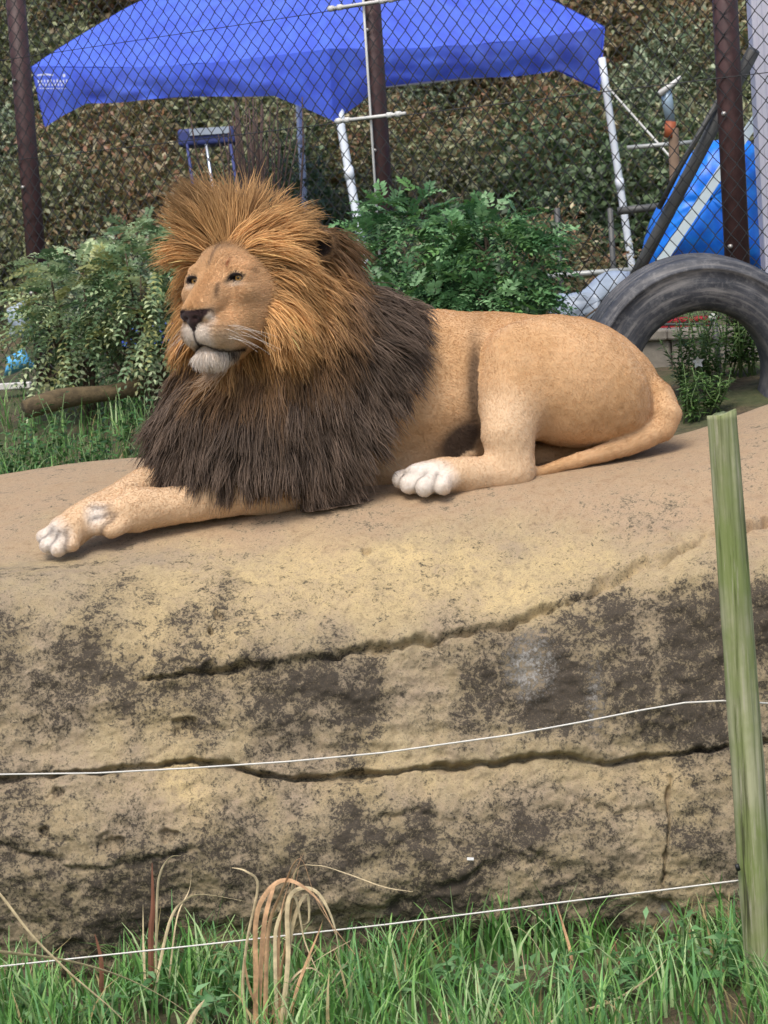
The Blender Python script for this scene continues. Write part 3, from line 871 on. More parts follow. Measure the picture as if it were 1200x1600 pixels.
# ---- short coat over body and face
def short_coat(n=220000):
    vis = np.clip((1 - MMs), 0, 1) * (LID != NOSE)
    front = np.clip((-VIEW * 1.0) @ LN.T + .35, 0.12, 1)       # denser where the flank faces out
    hd = np.isin(LID, (HEAD,)) & (LH[:, 0] > -.13)
    w = vis * (1 + 2.5 * hd)
    eye = np.zeros(len(LV), bool)
    for e in (-1, 1):
        eye |= (np.hypot((LH[:, 1] - .080 * e) / .024, (LH[:, 2] - .0015) / .014) < 1) & (LH[:, 0] > -.04)
    w = w * (~eye)
    p, nn, i0, bc, ix = sample(n, w)
    hd = hd[i0]
    col = (LC[ix] * bc[..., None]).sum(1)
    # flow: trunk back and down, legs along the limb, face away from the nose
    flow = np.tile(np.array([.8, .0, -.55]), (n, 1))
    ids = LID[i0]
    flow[ids == FORE] = (-.9, -.2, -.35); flow[ids == TAIL] = (-.8, -.2, -.3)
    flow[ids == HIND] = (.25, 0, -.9)
    noseP = HL(.13, 0, -.10)
    flow[hd] = nrmz(p[hd] - noseP)
    chin = hd & (LH[i0, 2] < -.212) & (LH[i0, 0] > -.01)
    flow[chin] = nrmz(HF * .15 - HU + .0 * HS) + .35 * np.sign(LH[i0, 1][chin])[:, None] * HS * np.abs(LH[i0, 1][chin])[:, None] / .05
    flow += .10 * np.stack([noise3(p * 9 + k * 31) for k in range(3)], -1)
    t = nrmz(flow - nn * (flow * nn).sum(1)[:, None])
    L = np.where(hd, .0085, .0065) * rng.uniform(.6, 1.3, n)
    L = np.where(chin, .034 * rng.uniform(.3, 1.35, n), L)
    cheek = sstep(.4, .0, 1 - MMs[i0]) if False else sstep(.02, .5, MMs[i0])
    L = L * (1 + 3.5 * cheek)
    ear = LID[i0] == EAR
    L = np.where(ear, .022 * rng.uniform(.5, 1.2, n), L)
    lift = np.where(hd, .38, .32)[:, None] * rng.uniform(.5, 1.4, n)[:, None]
    d1 = nrmz(t + nn * lift); d2 = nrmz(t + nn * lift * .25 + .18 * rng.normal(size=(n, 3)))
    K = 3
    pts = np.stack([p - nn * .001, p + d1 * L[:, None] * .55, p + d1 * L[:, None] * .55 + d2 * L[:, None] * .45], 1)
    sh = np.where(hd, rng.uniform(.82, 1.16, n), rng.uniform(.9, 1.1, n))[:, None]
    c = np.repeat(np.clip(col * sh, 0, .95)[:, None, :], K, 1)
    c[chin] *= rng.uniform(.85, 1.25, n)[chin][:, None, None]
    c[:, 0] *= .96
    rad = np.stack([np.full(n, .00045), np.full(n, .0004), np.full(n, .00015)], 1)
    hair_obj('short_coat', pts.reshape(-1, 3), rad, c.reshape(-1, 3), M_FUR, lion, K)
short_coat()

# ---- mane
def grow_mane(n=52000, K=10):
    p, nn, i0, bc, ix = sample(n, np.clip(MMs, 0, 1) ** 2 * (1 + .8 * (LID == HEAD)) * np.where(LV[:, 1] > .12, .45, 1.0))
    h = to_head(p); f, s, u = h[:, 0], h[:, 1], h[:, 2]
    px, py = project(p)
    onhead = np.isin(LID[i0], (HEAD, EAR)).astype(float)
    # head influence falls off down the neck
    hw = np.clip(1.25 - np.linalg.norm(p - HL(-.12, 0, .0), axis=1) / .30, 0, 1)
    # directions
    rad_ = np.stack([np.zeros(n), s, u + .04], 1); rad_ = nrmz(rad_)
    ring = (rad_ @ HM.T) * .9 - HF * np.clip(.55 + 0.5 * (f < -.08), 0, 1.1)[:, None]
    down = np.array([0, 0, -1.0])
    ring = ring + down * (.75 * (1 - sstep(-.02, .10, u)) * sstep(-.02, .07, s))[:, None]
    side = np.array([.55, 0, -.85]) + nn * .45
    chestdir = np.array([-.12, -.10, -1.0]) + nn * .35
    cw = sstep(-.10, -.35, p[:, 0]) if False else 1 - sstep(P(430, 600, 0)[0], P(540, 600, 0)[0], p[:, 0])
    low = chestdir * cw[:, None] + side * (1 - cw)[:, None]
    farw = sstep(.03, .11, -s) * sstep(-.30, -.20, f)
    ring = ring * (1 - .45 * farw[:, None]) + farw[:, None] * (-HS * .95 + HF * .30 + down * .18 * (1 - sstep(-.05, .1, u))[:, None])
    d = ring * hw[:, None] + low * (1 - hw)[:, None]
    # wind on the crest: forelock thrown forward-left and up, crown swept back over the ear
    top = sstep(.06, .13, u) * sstep(-.33, -.2, -np.abs(s) - .12)
    fore = top * sstep(-.22, -.12, f)
    near = sstep(-.005, .03, s + .02 * noise3(p * 16))
    d = d * (1 - .65 * fore)[:, None] + (fore * (1 - near))[:, None] * (RGT * -1.15 + UPV * .62 + HF * .10) + (fore * near)[:, None] * (RGT * .95 + UPV * .42 - HF * .2)
    d = d + (top * (1 - sstep(-.22, -.12, f)))[:, None] * (RGT * .8 + UPV * .15 + down * .25)
    backn = sstep(.02, .10, s) * sstep(.0, .07, u) * sstep(.14, .20, -f)
    d = d + backn[:, None] * (RGT * .55 + down * .25)
    d = nrmz(d)
    # lengths
    L = .15 + .06 * (1 - hw)
    L = L + .05 * sstep(1.45, 1.25, p[:, 2]) if False else L
    L = np.where(onhead > 0, .115 + .07 * sstep(.0, .12, -f), L)
    L = L + .06 * fore * (1 - near) + .035 * top
    low_z = 1 - sstep(1.26, 1.42, p[:, 2])
    L = L * (1 - .45 * low_z)
    edge = sstep(.5, 1.0, MMs[i0])
    L = L * (.35 + .65 * edge)
    L = np.maximum(L, (.125 * farw * onhead)) + .022 * farw * onhead
    L = L + .02 * backn
    for e in (-1, 1):                                   # leave the ear opening free
        ec = HL(-.25, .205 * e, .10)
        L = L * (1 - .5 * np.exp(-(np.linalg.norm(p - (ec + HF * .07 - HS * e * .07), axis=1) / .07) ** 2))
    L = L * rng.uniform(.6, 1.15, n)
    # clumps
    nc = 2300
    cp = p[rng.choice(n, nc, replace=False)]
    from mathutils.kdtree import KDTree
    kd = KDTree(nc)
    for i, q in enumerate(cp): kd.insert(q, i)
    kd.balance()
    ci = np.array([kd.find(q)[1] for q in p])
    crnd = rng.normal(size=(nc, 3)); cval = rng.normal(size=nc)
    nz1 = np.stack([noise3(p * 6 + 11 * k) for k in range(3)], -1)
    d = nrmz(d + .34 * nz1 + .16 * crnd[ci] + .07 * rng.normal(size=(n, 3)))
    ts = np.linspace(0, 1, K)
    grav = ((.60 + .65 * hw * (1 - sstep(.02, .12, u))) * (1 - .85 * top * sstep(-.3, -.1, f)))[:, None]
    lift = (.85 * (1 - .2 * low_z) * (1 - .25 * fore))[:, None]
    cur = p - nn * .004
    out = [cur]
    for k in range(1, K):
        t = ts[k]
        dd = nrmz(nn * lift * (1 - t) ** 1.6 + d + down * grav * t * .9 + .32 * np.stack([noise3(cur * 16 + 7 * j + 3) for j in range(3)], -1))
        cur = cur + dd * (L / (K - 1))[:, None]
        out.append(cur)
    S = np.stack(out, 1)
    # pull strands to their clump centre line
    cen = np.zeros((nc, K, 3)); cnt = np.zeros(nc)
    np.add.at(cen, ci, S); np.add.at(cnt, ci, 1)
    cen /= np.maximum(cnt, 1)[:, None, None]
    pull = (rng.uniform(.35, .85, n)[:, None] * ts[None] ** 1.3)[..., None]
    S = S * (1 - pull) + cen[ci] * pull
    S += (.016 * ts ** 1.4)[None, :, None] * np.stack([fbm(p * 22 + 40 * j, 2) for j in range(3)], -1)[:, None, :]
    S[:, 2:] += (.010 * ts[2:] * 1.0)[None, :, None] * rng.normal(size=(n, 1, 3))
    S += (.006 * np.sin(ts[None, :] * 9 + rng.uniform(0, 6.3, n)[:, None]) * ts[None])[..., None] * nrmz(rng.normal(size=(n, 3)))[:, None, :]
    # rock under the hair
    zmin = 1.165
    S[..., 2] = np.maximum(S[..., 2], np.interp(S[..., 0], [-.9, -.25, .0], [1.13, 1.18, 1.20]) + .006 - .0)
    # colour
    nzc = fbm(p * 8 + 5, 3) + .35 * cval[ci] + .25 * rng.normal(size=n)
    root = S[:, 0]
    mixp = S * .45 + root[:, None] * .55
    C = mane_colour(mixp, np.repeat(nzc[:, None], K, 1))
    v = np.exp(.20 * cval[ci] + .16 * rng.normal(size=n))
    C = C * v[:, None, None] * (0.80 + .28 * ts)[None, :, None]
    # dark tips on the wind-blown crest
    C = C * (1 - (.30 * top + .30 * fore * (1 - near))[:, None, None] * (ts ** 1.5)[None, :, None])
    gr = (rng.random(n) < .05)[:, None, None]
    C = np.where(gr, C * 1.3 + .01, C)
    rr = np.interp(ts, [0, .3, .8, 1], [.0010, .0012, .0009, .0002])
    rad = rr[None] * rng.uniform(.7, 1.3, n)[:, None]
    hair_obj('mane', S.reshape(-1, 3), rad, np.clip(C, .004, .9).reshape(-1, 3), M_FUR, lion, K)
grow_mane()

# ---- whiskers
def whiskers():
    pts, cols, rad = [], [], []
    K = 6
    for e in (-1, 1):
        for k in range(11):
            r, q = k % 4, k // 4
            b = HL(.075 - .022 * q + random.uniform(-.004, .004), e * (.060 + .007 * q), -.136 - .013 * r)
            d = HS * e * .9 - HF * random.uniform(.1, .5) + HU * random.uniform(-.25, .1)
            d /= np.linalg.norm(d); L = random.uniform(.06, .16)
            for j in range(K):
                t = j / (K - 1)
                pts.append(b + d * L * t + np.array([0, 0, -1]) * .035 * t * t); cols.append((.8, .76, .68)); rad.append(.00042 * (1 - t) + .00015)
    hair_obj('whiskers', np.array(pts), rad, np.array(cols), M_FUR, lion, K)
whiskers()
# ================================================================== GROUND AND BACKGROUND
def fence_y(X): return 3.6 - 0.72 * X
def ground_z(X, Y):
    X = np.asarray(X, float); Y = np.asarray(Y, float)
    z = 1.12 * sstep(-.55, .6, Y)
    q = Y - fence_y(X)
    z = z + .30 * sstep(-2.6, -.1, q) * (Y > .3) + .05 * sstep(0, 4, np.clip(q, 0, None))
    z = z + 4.6 * sstep(10.8, 18.5, Y)
    z = z + .03 * noise3(np.stack([X * .9, Y * .9, 0 * X], -1)) * (Y > .2) + .015 * noise3(np.stack([X * 3, Y * 3, 0 * X], -1))
    return z
def build_ground():
    xs = np.concatenate([np.linspace(-220, -9, 20), np.linspace(-8.5, 8.5, 130), np.linspace(9, 220, 20)])
    ys = np.concatenate([np.linspace(-60, -7.5, 12), np.linspace(-7, 22, 240), np.linspace(23, 300, 20)])
    X, Y = np.meshgrid(xs, ys)
    Z = ground_z(X, Y)
    V = np.stack([X, Y, Z], -1).reshape(-1, 3)
    nv, nu = X.shape; ii = np.arange(nv * nu).reshape(nv, nu)
    F = np.stack([ii[:-1, :-1], ii[:-1, 1:], ii[1:, 1:], ii[1:, :-1]], -1).reshape(-1, 4)
    m, t, b = new_mat('soil_and_litter')
    co = N(t, 'ShaderNodeTexCoord').outputs['Object']
    n1 = noise_tex(t, 3, 6, .65, co); n2 = noise_tex(t, 28, 6, .7, co)
    c = mixc(t, ramp(t, n2, [(.35, 0.), (.65, 1.)]), lin(62, 52, 38), lin(112, 98, 72))
    c = mixc(t, ramp(t, n1, [(.42, 0.), (.6, .7)]), c, lin(64, 78, 40))
    t.links.new(c, b.inputs['Base Color']); b.inputs['Roughness'].default_value = .95
    bump(t, b, n2, .8, .03)
    tag(mesh_obj('ground', V, F, m), kind='structure')
build_ground()

# ---------------------------------------------------------------- leaves
def leaf_arrays(p, d, n, L, W, cols, fold=.14, droop=0.15):
    """diamond leaves folded on the midrib: 5 verts, 4 tris"""
    d = nrmz(d); s = nrmz(np.cross(d, n)); n = np.cross(s, d)
    L = L[:, None]; W = W[:, None]
    mid = p + d * L * .5 + n * L * .03
    tip = p + d * L - n * L * droop
    l = p + d * L * .45 + s * W * .5 + n * W * fold
    r = p + d * L * .45 - s * W * .5 + n * W * fold
    V = np.stack([p, l, tip, r, mid], 1).reshape(-1, 3)
    k = np.arange(len(p))[:, None] * 5
    F = np.concatenate([k + np.array([[0, 4, 1]]), k + np.array([[1, 4, 2]]), k + np.array([[2, 4, 3]]), k + np.array([[3, 4, 0]])])
    return V, F, np.repeat(cols, 5, 0)
M_LEAF = col_mat('leaf', .42, spec=.45, trans=.28)
M_LEAFDRY = col_mat('dry_leaf', .7, spec=.2, trans=.25)
M_BARK = simple_mat('bark', lin(82, 68, 54), .9, 0, .35, 18, .6)

def blob_points(n, rad, seed, lump=.35, shell=.5):
    """points filling a lumpy ellipsoid, denser to the outside; returns points and outward dirs"""
    r_ = np.random.default_rng(seed)
    u = nrmz(r_.normal(size=(n, 3)))
    k = 1 + lump * fbm(u * 1.7 + seed, 3) + .12 * noise3(u * 5 + seed)
    rr = shell + (1 - shell) * r_.random(n) ** .6
    return u * k[:, None] * rr[:, None] * np.array(rad), u, r_

def foliage_mesh(name, n, rad, seed, L, pal, aspect=.5, shell=.45, lump=.35, up=.5):
    p, u, r_ = blob_points(n, rad, seed, lump, shell)
    d = nrmz(u * .8 + r_.normal(size=(n, 3)) * .7 + np.array([0, 0, -.15]))
    nn = nrmz(np.array([0, 0, 1.0]) * up + u * .6 + r_.normal(size=(n, 3)) * .45)
    Ls = L * r_.uniform(.6, 1.25, n)
    pal = np.array(pal); c = pal[r_.integers(0, len(pal), n)]
    clump = 1 + .28 * noise3(p * (2.2 / max(rad)) * 2.2 + seed)
    c = c * (clump * r_.uniform(.75, 1.25, n))[:, None]
    V, F, C = leaf_arrays(p, d, nn, Ls, Ls * aspect * r_.uniform(.8, 1.2, n), np.clip(c, .005, .8))
    me = mesh_obj(name, V, F, M_LEAF, None, False, cols=C)
    return me

def stems(parent, base, top, rad, n, seed, r0=.02, mat=None):
    r_ = np.random.default_rng(seed)
    for k in range(n):
        mb = MB()
        a = np.array(base) + np.array([r_.normal() * rad[0] * .12, r_.normal() * rad[1] * .12, -.05])
        e = np.array(top) + r_.normal(size=3) * np.array(rad) * .55
        mdl = (a + e) / 2 + r_.normal(size=3) * np.array(rad) * .12
        ts = np.linspace(0, 1, 7)
        pts = [(1 - t) ** 2 * a + 2 * t * (1 - t) * mdl + t * t * e for t in ts]
        mb.tube(pts, [r0 * (1 - .8 * t) for t in ts], 6)
        for j in range(4):
            t = r_.uniform(.35, .85); b0 = (1 - t) ** 2 * a + 2 * t * (1 - t) * mdl + t * t * e
            e2 = b0 + r_.normal(size=3) * np.array(rad) * .35 + np.array([0, 0, rad[2] * .2])
            mb.tube([b0, (b0 + e2) / 2 + r_.normal(size=3) * .02, e2], [r0 * .5, r0 * .35, r0 * .12], 5)
        mb.build('stem', mat or M_BARK, parent)

# thicket on the bank: four foliage kinds, many bushes
OLIVE = [tuple(1.75 * x for x in q) for q in [lin(70, 78, 50), lin(92, 98, 66), lin(112, 116, 84), lin(58, 66, 44), lin(128, 128, 98), lin(104, 90, 66)]]
GREYG = [tuple(1.75 * x for x in q) for q in [lin(84, 96, 74), lin(108, 120, 94), lin(66, 80, 58), lin(138, 146, 120), lin(96, 92, 70)]]
RUST = [tuple(1.75 * x for x in q) for q in [lin(96, 84, 58), lin(120, 104, 74), lin(76, 74, 48), lin(88, 96, 62), lin(112, 82, 60), lin(140, 132, 104)]]
DEEP = [tuple(1.75 * x for x in q) for q in [lin(44, 60, 38), lin(60, 78, 48), lin(78, 94, 62), lin(50, 62, 40), lin(96, 110, 80)]]
KINDS = [(OLIVE, 'olive green bush in the dense thicket beyond the fence'),
         (GREYG, 'grey green bush in the dense thicket beyond the fence'),
         (RUST, 'brownish autumn bush in the dense thicket beyond the fence'),
         (DEEP, 'dark green bush in the dense thicket beyond the fence')]
protos = []
for k, (pal, lab) in enumerate(KINDS):
    o = foliage_mesh('foliage', 9500, (1, 1, .9), 40 + k, .078, pal, .5, .3, .5)
    protos.append(o.data); bpy.data.objects.remove(o)
def thicket_bush(x, y, z, sc, k, rz, lab=None, grp='bushes of the thicket on the bank'):
    e = empty('thicket_bush', (x, y, z))
    tag(e, lab or KINDS[k][1], 'bush', grp)
    f = bpy.data.objects.new('foliage', protos[k]); COL.objects.link(f)
    f.parent = e; f.rotation_euler = (0, 0, rz); f.scale = (sc[0], sc[1], sc[2]); f.location = (0, 0, sc[2] * .62)
    f['kind'] = 'stuff'
    mb = MB()
    for j in range(3):
        a = np.array([random.uniform(-.1, .1), random.uniform(-.1, .1), -.1]); b2 = np.array([random.uniform(-.5, .5) * sc[0], random.uniform(-.3, .3) * sc[1], sc[2] * random.uniform(.6, 1.0)])
        mb.tube([a, (a + b2) / 2 + np.array([random.uniform(-.1, .1), 0, .05]), b2], [.03, .022, .008], 5)
    s = mb.build('stem', M_BARK); s.parent = e
    return e
ROWL = [', at the foot of the bank', ', low on the slope', ', half way up the slope', ', high on the slope', ', along the top of the bank']
r_ = np.random.default_rng(91)
for row, (Y, n, off) in enumerate(((12.1, 12, 0), (13.2, 13, .5), (14.3, 13, 0), (15.4, 13, .5), (16.6, 13, 0))):
    for j in range(n):
        X = (j - (n - 1) / 2) * 1.18 + off * .6 + r_.uniform(-.25, .25)
        yy = Y + r_.uniform(-.3, .3)
        s_ = r_.uniform(.75, 1.1)
        k = int(r_.choice(4, p=[.36, .26, .24, .14]))
        thicket_bush(X, yy, float(ground_z(X, yy)) - .1, (s_, s_ * .85, s_ * r_.uniform(.8, 1.05)), k, r_.uniform(0, 6), KINDS[k][1] + ROWL[row])
# nearer bushes between fence and canopy
MIDL = ['low olive bush behind the fence, right of the middle post', 'low brownish bush behind the fence beside the canopy leg',
        'grey green bush behind the fence by the left post', 'dark bush behind the fence under the canopy']
for (px, Y, s_, k, lab) in ((700, 6.2, .52, 0, MIDL[0]), (830, 7.0, .6, 2, MIDL[1]), (200, 7.5, .55, 1, MIDL[2]), (330, 8.2, .6, 3, MIDL[3])):
    p = PZ(px, Y, 1.5)
    thicket_bush(p[0], Y, float(ground_z(p[0], Y)) - .05, (s_, s_, s_ * .9), k, r_.uniform(0, 6), lab, 'low bushes between the fence and the canopy')

# ---------------------------------------------------------------- blue canopy
def build_canopy():
    A, B, Cc, D = P(50, 104, 9.7), P(512, 76, 7.6), P(944, 42, 9.7), P(468, 62, 11.8)
    A[2] -= 0; peak = P(500, -75, 9.75)
    root = empty('canopy_tent', ((A + Cc) / 2 * np.array([1, 1, 0]) + np.array([0, 0, 1.5])))
    tag(root, 'blue pop-up canopy tent with white legs behind the chain link fence', 'canopy')
    m, t, b = new_mat('blue_polyester')
    co = N(t, 'ShaderNodeTexCoord').outputs['Object']
    nf = noise_tex(t, 5, 4, .6, co)
    t.links.new(mixc(t, ramp(t, nf, [(.35, 0.), (.65, 1.)]), lin(66, 94, 226), lin(84, 120, 246)), b.inputs['Base Color'])
    b.inputs['Roughness'].default_value = .42; b.inputs['Specular IOR Level'].default_value = .55
    b.inputs['Sheen Weight'].default_value = .3
    tr = N(t, 'ShaderNodeBsdfTranslucent'); tr.inputs['Color'].default_value = (*lin(60, 90, 230), 1)
    mx = N(t, 'ShaderNodeMixShader'); mx.inputs[0].default_value = .22
    t.links.new(b.outputs[0], mx.inputs[1]); t.links.new(tr.outputs[0], mx.inputs[2]); t.links.new(mx.outputs[0], t.nodes['Material Output'].inputs['Surface'])
    V, F = [], []
    n = 48
    corners = [A, B, Cc, D]
    cen = (A + B + Cc + D) / 4
    def sheet(G):
        b0 = len(V); ny, nx = G.shape[:2]
        V.extend(G.reshape(-1, 3))
        for i in range(ny - 1):
            for j in range(nx - 1):
                q = b0 + i * nx + j
                F.append((q, q + 1, q + nx + 1, q + nx))
    for k in range(4):
        a, c = corners[k], corners[(k + 1) % 4]
        ts = np.linspace(0, 1, n + 1)
        outw = (a + c) / 2 - cen; outw[2] = 0; outw /= np.linalg.norm(outw)
        rows = []
        eave = a[None] * (1 - ts[:, None]) + c[None] * ts[:, None]
        eave = eave + np.array([0, 0, -.05]) * np.sin(np.pi * ts)[:, None] ** 1.0 + outw * (.03 * np.sin(ts * 17 + k))[:, None] * .4
        rv = np.linspace(0, 1, 22)
        for v in rv:                                    # roof
            top = peak[None] + (eave - peak[None]) * 0.06
            q = eave * (1 - v) + top * v
            edge = 4 * ts * (1 - ts)
            q = q + np.array([0, 0, 1.0]) * ((.16 * math.sin(math.pi * v) * 1.0) - .05 * edge * math.sin(math.pi * v) + .012 * noise3(np.stack([q[:, 0] * 3, q[:, 1] * 3, q[:, 2] * 3], -1)))[:, None]
            rows.append(q)
        sheet(np.array(rows))
        rows = []
        drop = .235 + .02 * np.sin(ts * 9 + k) + .21 * np.maximum(np.clip(1 - ts / .17, 0, 1), np.clip(1 - (1 - ts) / .17, 0, 1)) ** 1.1
        drop = np.where((ts < 1e-6) | (ts > 1 - 1e-6), drop, drop)
        for v in np.linspace(0, 1, 14):                 # valance
            q = eave.copy()
            q[:, 2] -= drop * v
            wr = .035 * fbm(np.stack([ts * 9 + k * 7, np.full_like(ts, v * 2.0), 0 * ts], -1), 3) * v + .02 * math.sin(v * 3.1)
            fade = np.clip(np.minimum(ts, 1 - ts) * 10, 0, 1)
            q = q + outw * (wr * fade)[:, None]
            q = q + (cen - q) * np.array([1, 1, 0]) * (.03 * v)
            rows.append(q)
        sheet(np.array(rows))
    mesh_obj('canopy_cloth', np.array(V), F, m, root, True)
    white = simple_mat('white_tube', lin(214, 220, 226), .4, 0, .05, 6)
    for pts in (((529, 150, 7.75), (533, 200, 7.7), (556, 330, 7.6)), ((41, 140, 9.6), (58, 400, 9.6)), ((940, 90, 9.6), (947, 140, 9.6), (986, 408, 9.6)), ((464, 110, 11.7), (475, 305, 11.7))):
        w = [P(*q) for q in pts]
        dirv = w[-1] - w[-2]
        zg = float(ground_z(w[-1][0], w[-1][1]))
        w.append(w[-1] + dirv * max((w[-1][2] - zg) / max(-dirv[2], .01), .05))
        mb = MB(); mb.tube(w, .028, 8)
        lg = mb.build('leg', white, root)
        mb = MB(); mid = w[-3] * .45 + w[-2] * .55; dv = (w[-2] - w[-3]) / np.linalg.norm(w[-2] - w[-3])
        mb.tube([mid - dv * .04, mid + dv * .04], .033, 8); mb.build('slider', white, lg)
    # roof truss bar seen under the right edge
    mb = MB(); mb.tube([B * .9 + cen * .1 - np.array([0, 0, .28]), Cc * .9 + cen * .1 - np.array([0, 0, .28])], .012, 6); mb.build('truss_bar', white, root)
    # white print near the left corner (lettering too worn to read)
    mb = MB()
    outw = (A + B) / 2 - cen; outw[2] = 0; outw /= np.linalg.norm(outw)
    e = (B - A); e[2] = 0; e /= np.linalg.norm(e)
    up = np.array([0, 0, 1.0])
    def mark(px, py, w, h):
        base = P(px, py, 9.7)
        # slide onto the valance plane
        dr = base - CAM; tt = ((A + outw * .055 - CAM) @ outw) / (dr @ outw); c = CAM + dr * tt
        nseg = 8
        v = [c + e * (w * math.cos(2 * math.pi * i / nseg)) + up * (h * math.sin(2 * math.pi * i / nseg)) for i in range(nseg)]
        mb.add(v, [tuple(range(nseg))])
    rr = np.random.default_rng(4)
    for i in range(7): mark(60 + i * 3.6, 117.5 - 1.2 * math.sin(i * .5), .016, .007)
    mark(100, 118, .018, .013)
    for i in range(10): mark(60 + i * 4.9, 126.5 + rr.uniform(-.4, .4), .0085, .014 * rr.uniform(.7, 1.1))
    for i in range(9): mark(62 + i * 4.9, 132.5, .0095 * rr.uniform(.6, 1.1), .011)
    for i in range(10): mark(63 + i * 4.2, 138.2, .013, .0035)
    mb.build('printed_logo', simple_mat('white_print', lin(206, 212, 236), .6, 0, .05), root, False)['kind'] = 'stuff'
    # guy rope
    a = P(946, 132, 9.6); b2 = P(1066, 266, 8.6); b3 = b2 + (b2 - a) * 1.1
    mb = MB(); mb.tube([a, b2, b3], .009, 5)
    mb.build('guy_rope', simple_mat('rope_white', lin(200, 200, 190), .8, 0, .1), root)
build_canopy()

# ---------------------------------------------------------------- chain link fence
def build_fence():
    def FP(px, zz=1.4):
        lo, hi = -10.0, 14.0                     # depth where this column crosses the fence line
        for _ in range(60):
            Y = (lo + hi) / 2; X = PZ(px, Y, zz)[0]
            if Y < fence_y(X): lo = Y
            else: hi = Y
        return X
    root = empty('chain_link_fence', (0, 3.6, 1.4))
    tag(root, 'tall chain link fence with dark brown steel posts behind the lion', 'fence')
    zb, zt = 1.50, 3.95
    XL, XR = -4.4, 3.2
    s = math.sqrt(1 + .72 ** 2)
    along = np.array([1, -.72, 0]) / s; nrm = np.array([-.72, -1, 0]) / s      # towards camera
    def at(l, z, off=0.0): return np.array([XL, fence_y(XL), 0]) + along * l + np.array([0, 0, z]) + nrm * off
    Ltot = (XR - XL) * s
    w, h = .0355, .041
    nW = int(Ltot / w); nz = int((zt - zb) / h)
    mb = MB(); V, F = [], []
    rw = .0030
    for i in range(nW):
        pts = []
        for k in range(nz + 1):
            right = (k + i) % 2
            l = (i + (1.04 if right else -.04)) * w
            bulge = .012 * math.sin(l * 2.1) + .01 * math.sin(l * .9 + k * .11)
            pts.append(at(l + .002 * math.sin(k * .37 + l), zb + k * h + .006 * math.sin(l * 1.7), .055 + bulge + (.003 if (k % 2) else -.003)))
        pts = np.array(pts)
        base = len(V)
        for p in pts:
            for a in range(3):
                an = a * 2.094
                V.append(p + rw * (math.cos(an) * along + math.sin(an) * nrm))
        for k in range(len(pts) - 1):
            for a in range(3):
                F.append((base + k * 3 + a, base + k * 3 + (a + 1) % 3, base + k * 3 + 3 + (a + 1) % 3, base + k * 3 + 3 + a))
    wire = simple_mat('dull_wire', lin(54, 54, 55), .45, .35, .3, 8)
    o = mesh_obj('wire_mesh', np.array(V), np.array(F), wire, root, False)
    o['kind'] = 'stuff'
    paint = simple_mat('brown_paint', lin(70, 46, 44), .55, 0, .28, 22, .15)
    for px, rad in ((49, .052), (596, .043), (1142, .053), (-480, .05), (1720, .05)):
        X = FP(px, 2.4)
        b = np.array([X, fence_y(X), 0])
        mb = MB(); mb.tube([b + (0, 0, 1.3), b + (0, 0, 4.0)], rad, 14)
        post = mb.build('post', paint, root)
        for zz in (1.9, 2.45, 3.0, 3.55):
            mb = MB()
            mb.tube([b + (0, 0, zz) + nrm * (rad + .012), b + (0, 0, zz) + nrm * (rad - .004)], .010, 6)
            mb.build('bolt', simple_mat('bolt', lin(170, 166, 160), .4, .6) if 'bolt' not in bpy.data.materials else bpy.data.materials['bolt'], post)
        if px == 596:
            white = simple_mat('white_plastic', lin(206, 204, 198), .5, 0, .1)
            mb = MB(); mb.tube([b + (0, 0, 1.5) + nrm * (rad + .02), b + (0, 0, 4.0) + nrm * (rad + .02)], .006, 6); mb.build('earth_cable', white, post)
            for zz in (2.60, 3.115):
                mb = MB(); c0 = b + np.array([0, 0, zz]) + nrm * (rad + .04)
                mb.tube([c0 - along * .19, c0 + along * .21], .008, 6)
                for q in (-.17, -.12, .12, .17): mb.tube([c0 + along * (q - .012), c0 + along * (q + .012)], .014, 7)
                mb.build('insulator_rod', white, post)
    for zz in (2.6, 3.115):
        mb = MB(); mb.tube([at(0, zz, .075), at(Ltot / 2, zz - .01, .08), at(Ltot, zz, .075)], .0022, 4); mb.build('strand_wire', wire, root)
    # diagonal brace behind the right post
    grey = simple_mat('grey_pipe', lin(84, 84, 82), .55, .2, .25, 14)
    X = FP(1142, 2.4); Y0 = fence_y(X)
    mb = MB(); mb.tube([P(1178, 78, Y0 + .10), P(1008, 402, Y0 + .55), P(985, 447, Y0 + .6)], .028, 10); mb.build('brace', grey, root)
    mb = MB(); mb.tube([P(1122, 158, Y0 + .2), P(1062, 262, Y0 + .3), P(1030, 325, Y0 + .42)], .012, 8); mb.build('brace', grey, root)
    return FP, at, along, nrm
FP, fence_at, F_AL, F_N = build_fence()

# concrete kerb under the fence
def build_kerb():
    con = simple_mat('old_concrete', lin(128, 122, 112), .95, 0, .3, 9, .7)
    root = empty('concrete_kerb', (1.3, 2.6, 1.2))
    tag(root, 'low weathered concrete kerb wall under the fence behind the tyre', 'wall')
    R = np.stack([F_AL, -F_N, (0, 0, 1)], 1)
    l0 = 6.28
    for k in range(5):
        c = fence_at(l0 + k * .78 + .39, 1.37, .02)
        mb = MB(); mb.box(c, (.385, .10, .155), R)
        o = mb.build('panel', con, root, False)
        bv = o.modifiers.new('bevel', 'BEVEL'); bv.width = .012; bv.segments = 2
        c2 = fence_at(l0 + k * .78 + .39, 1.545, .02)
        mb = MB(); mb.box(c2, (.388, .125, .022), R); o = mb.build('cap', con, root, False)
        bv = o.modifiers.new('bevel', 'BEVEL'); bv.width = .008; bv.segments = 2
build_kerb()

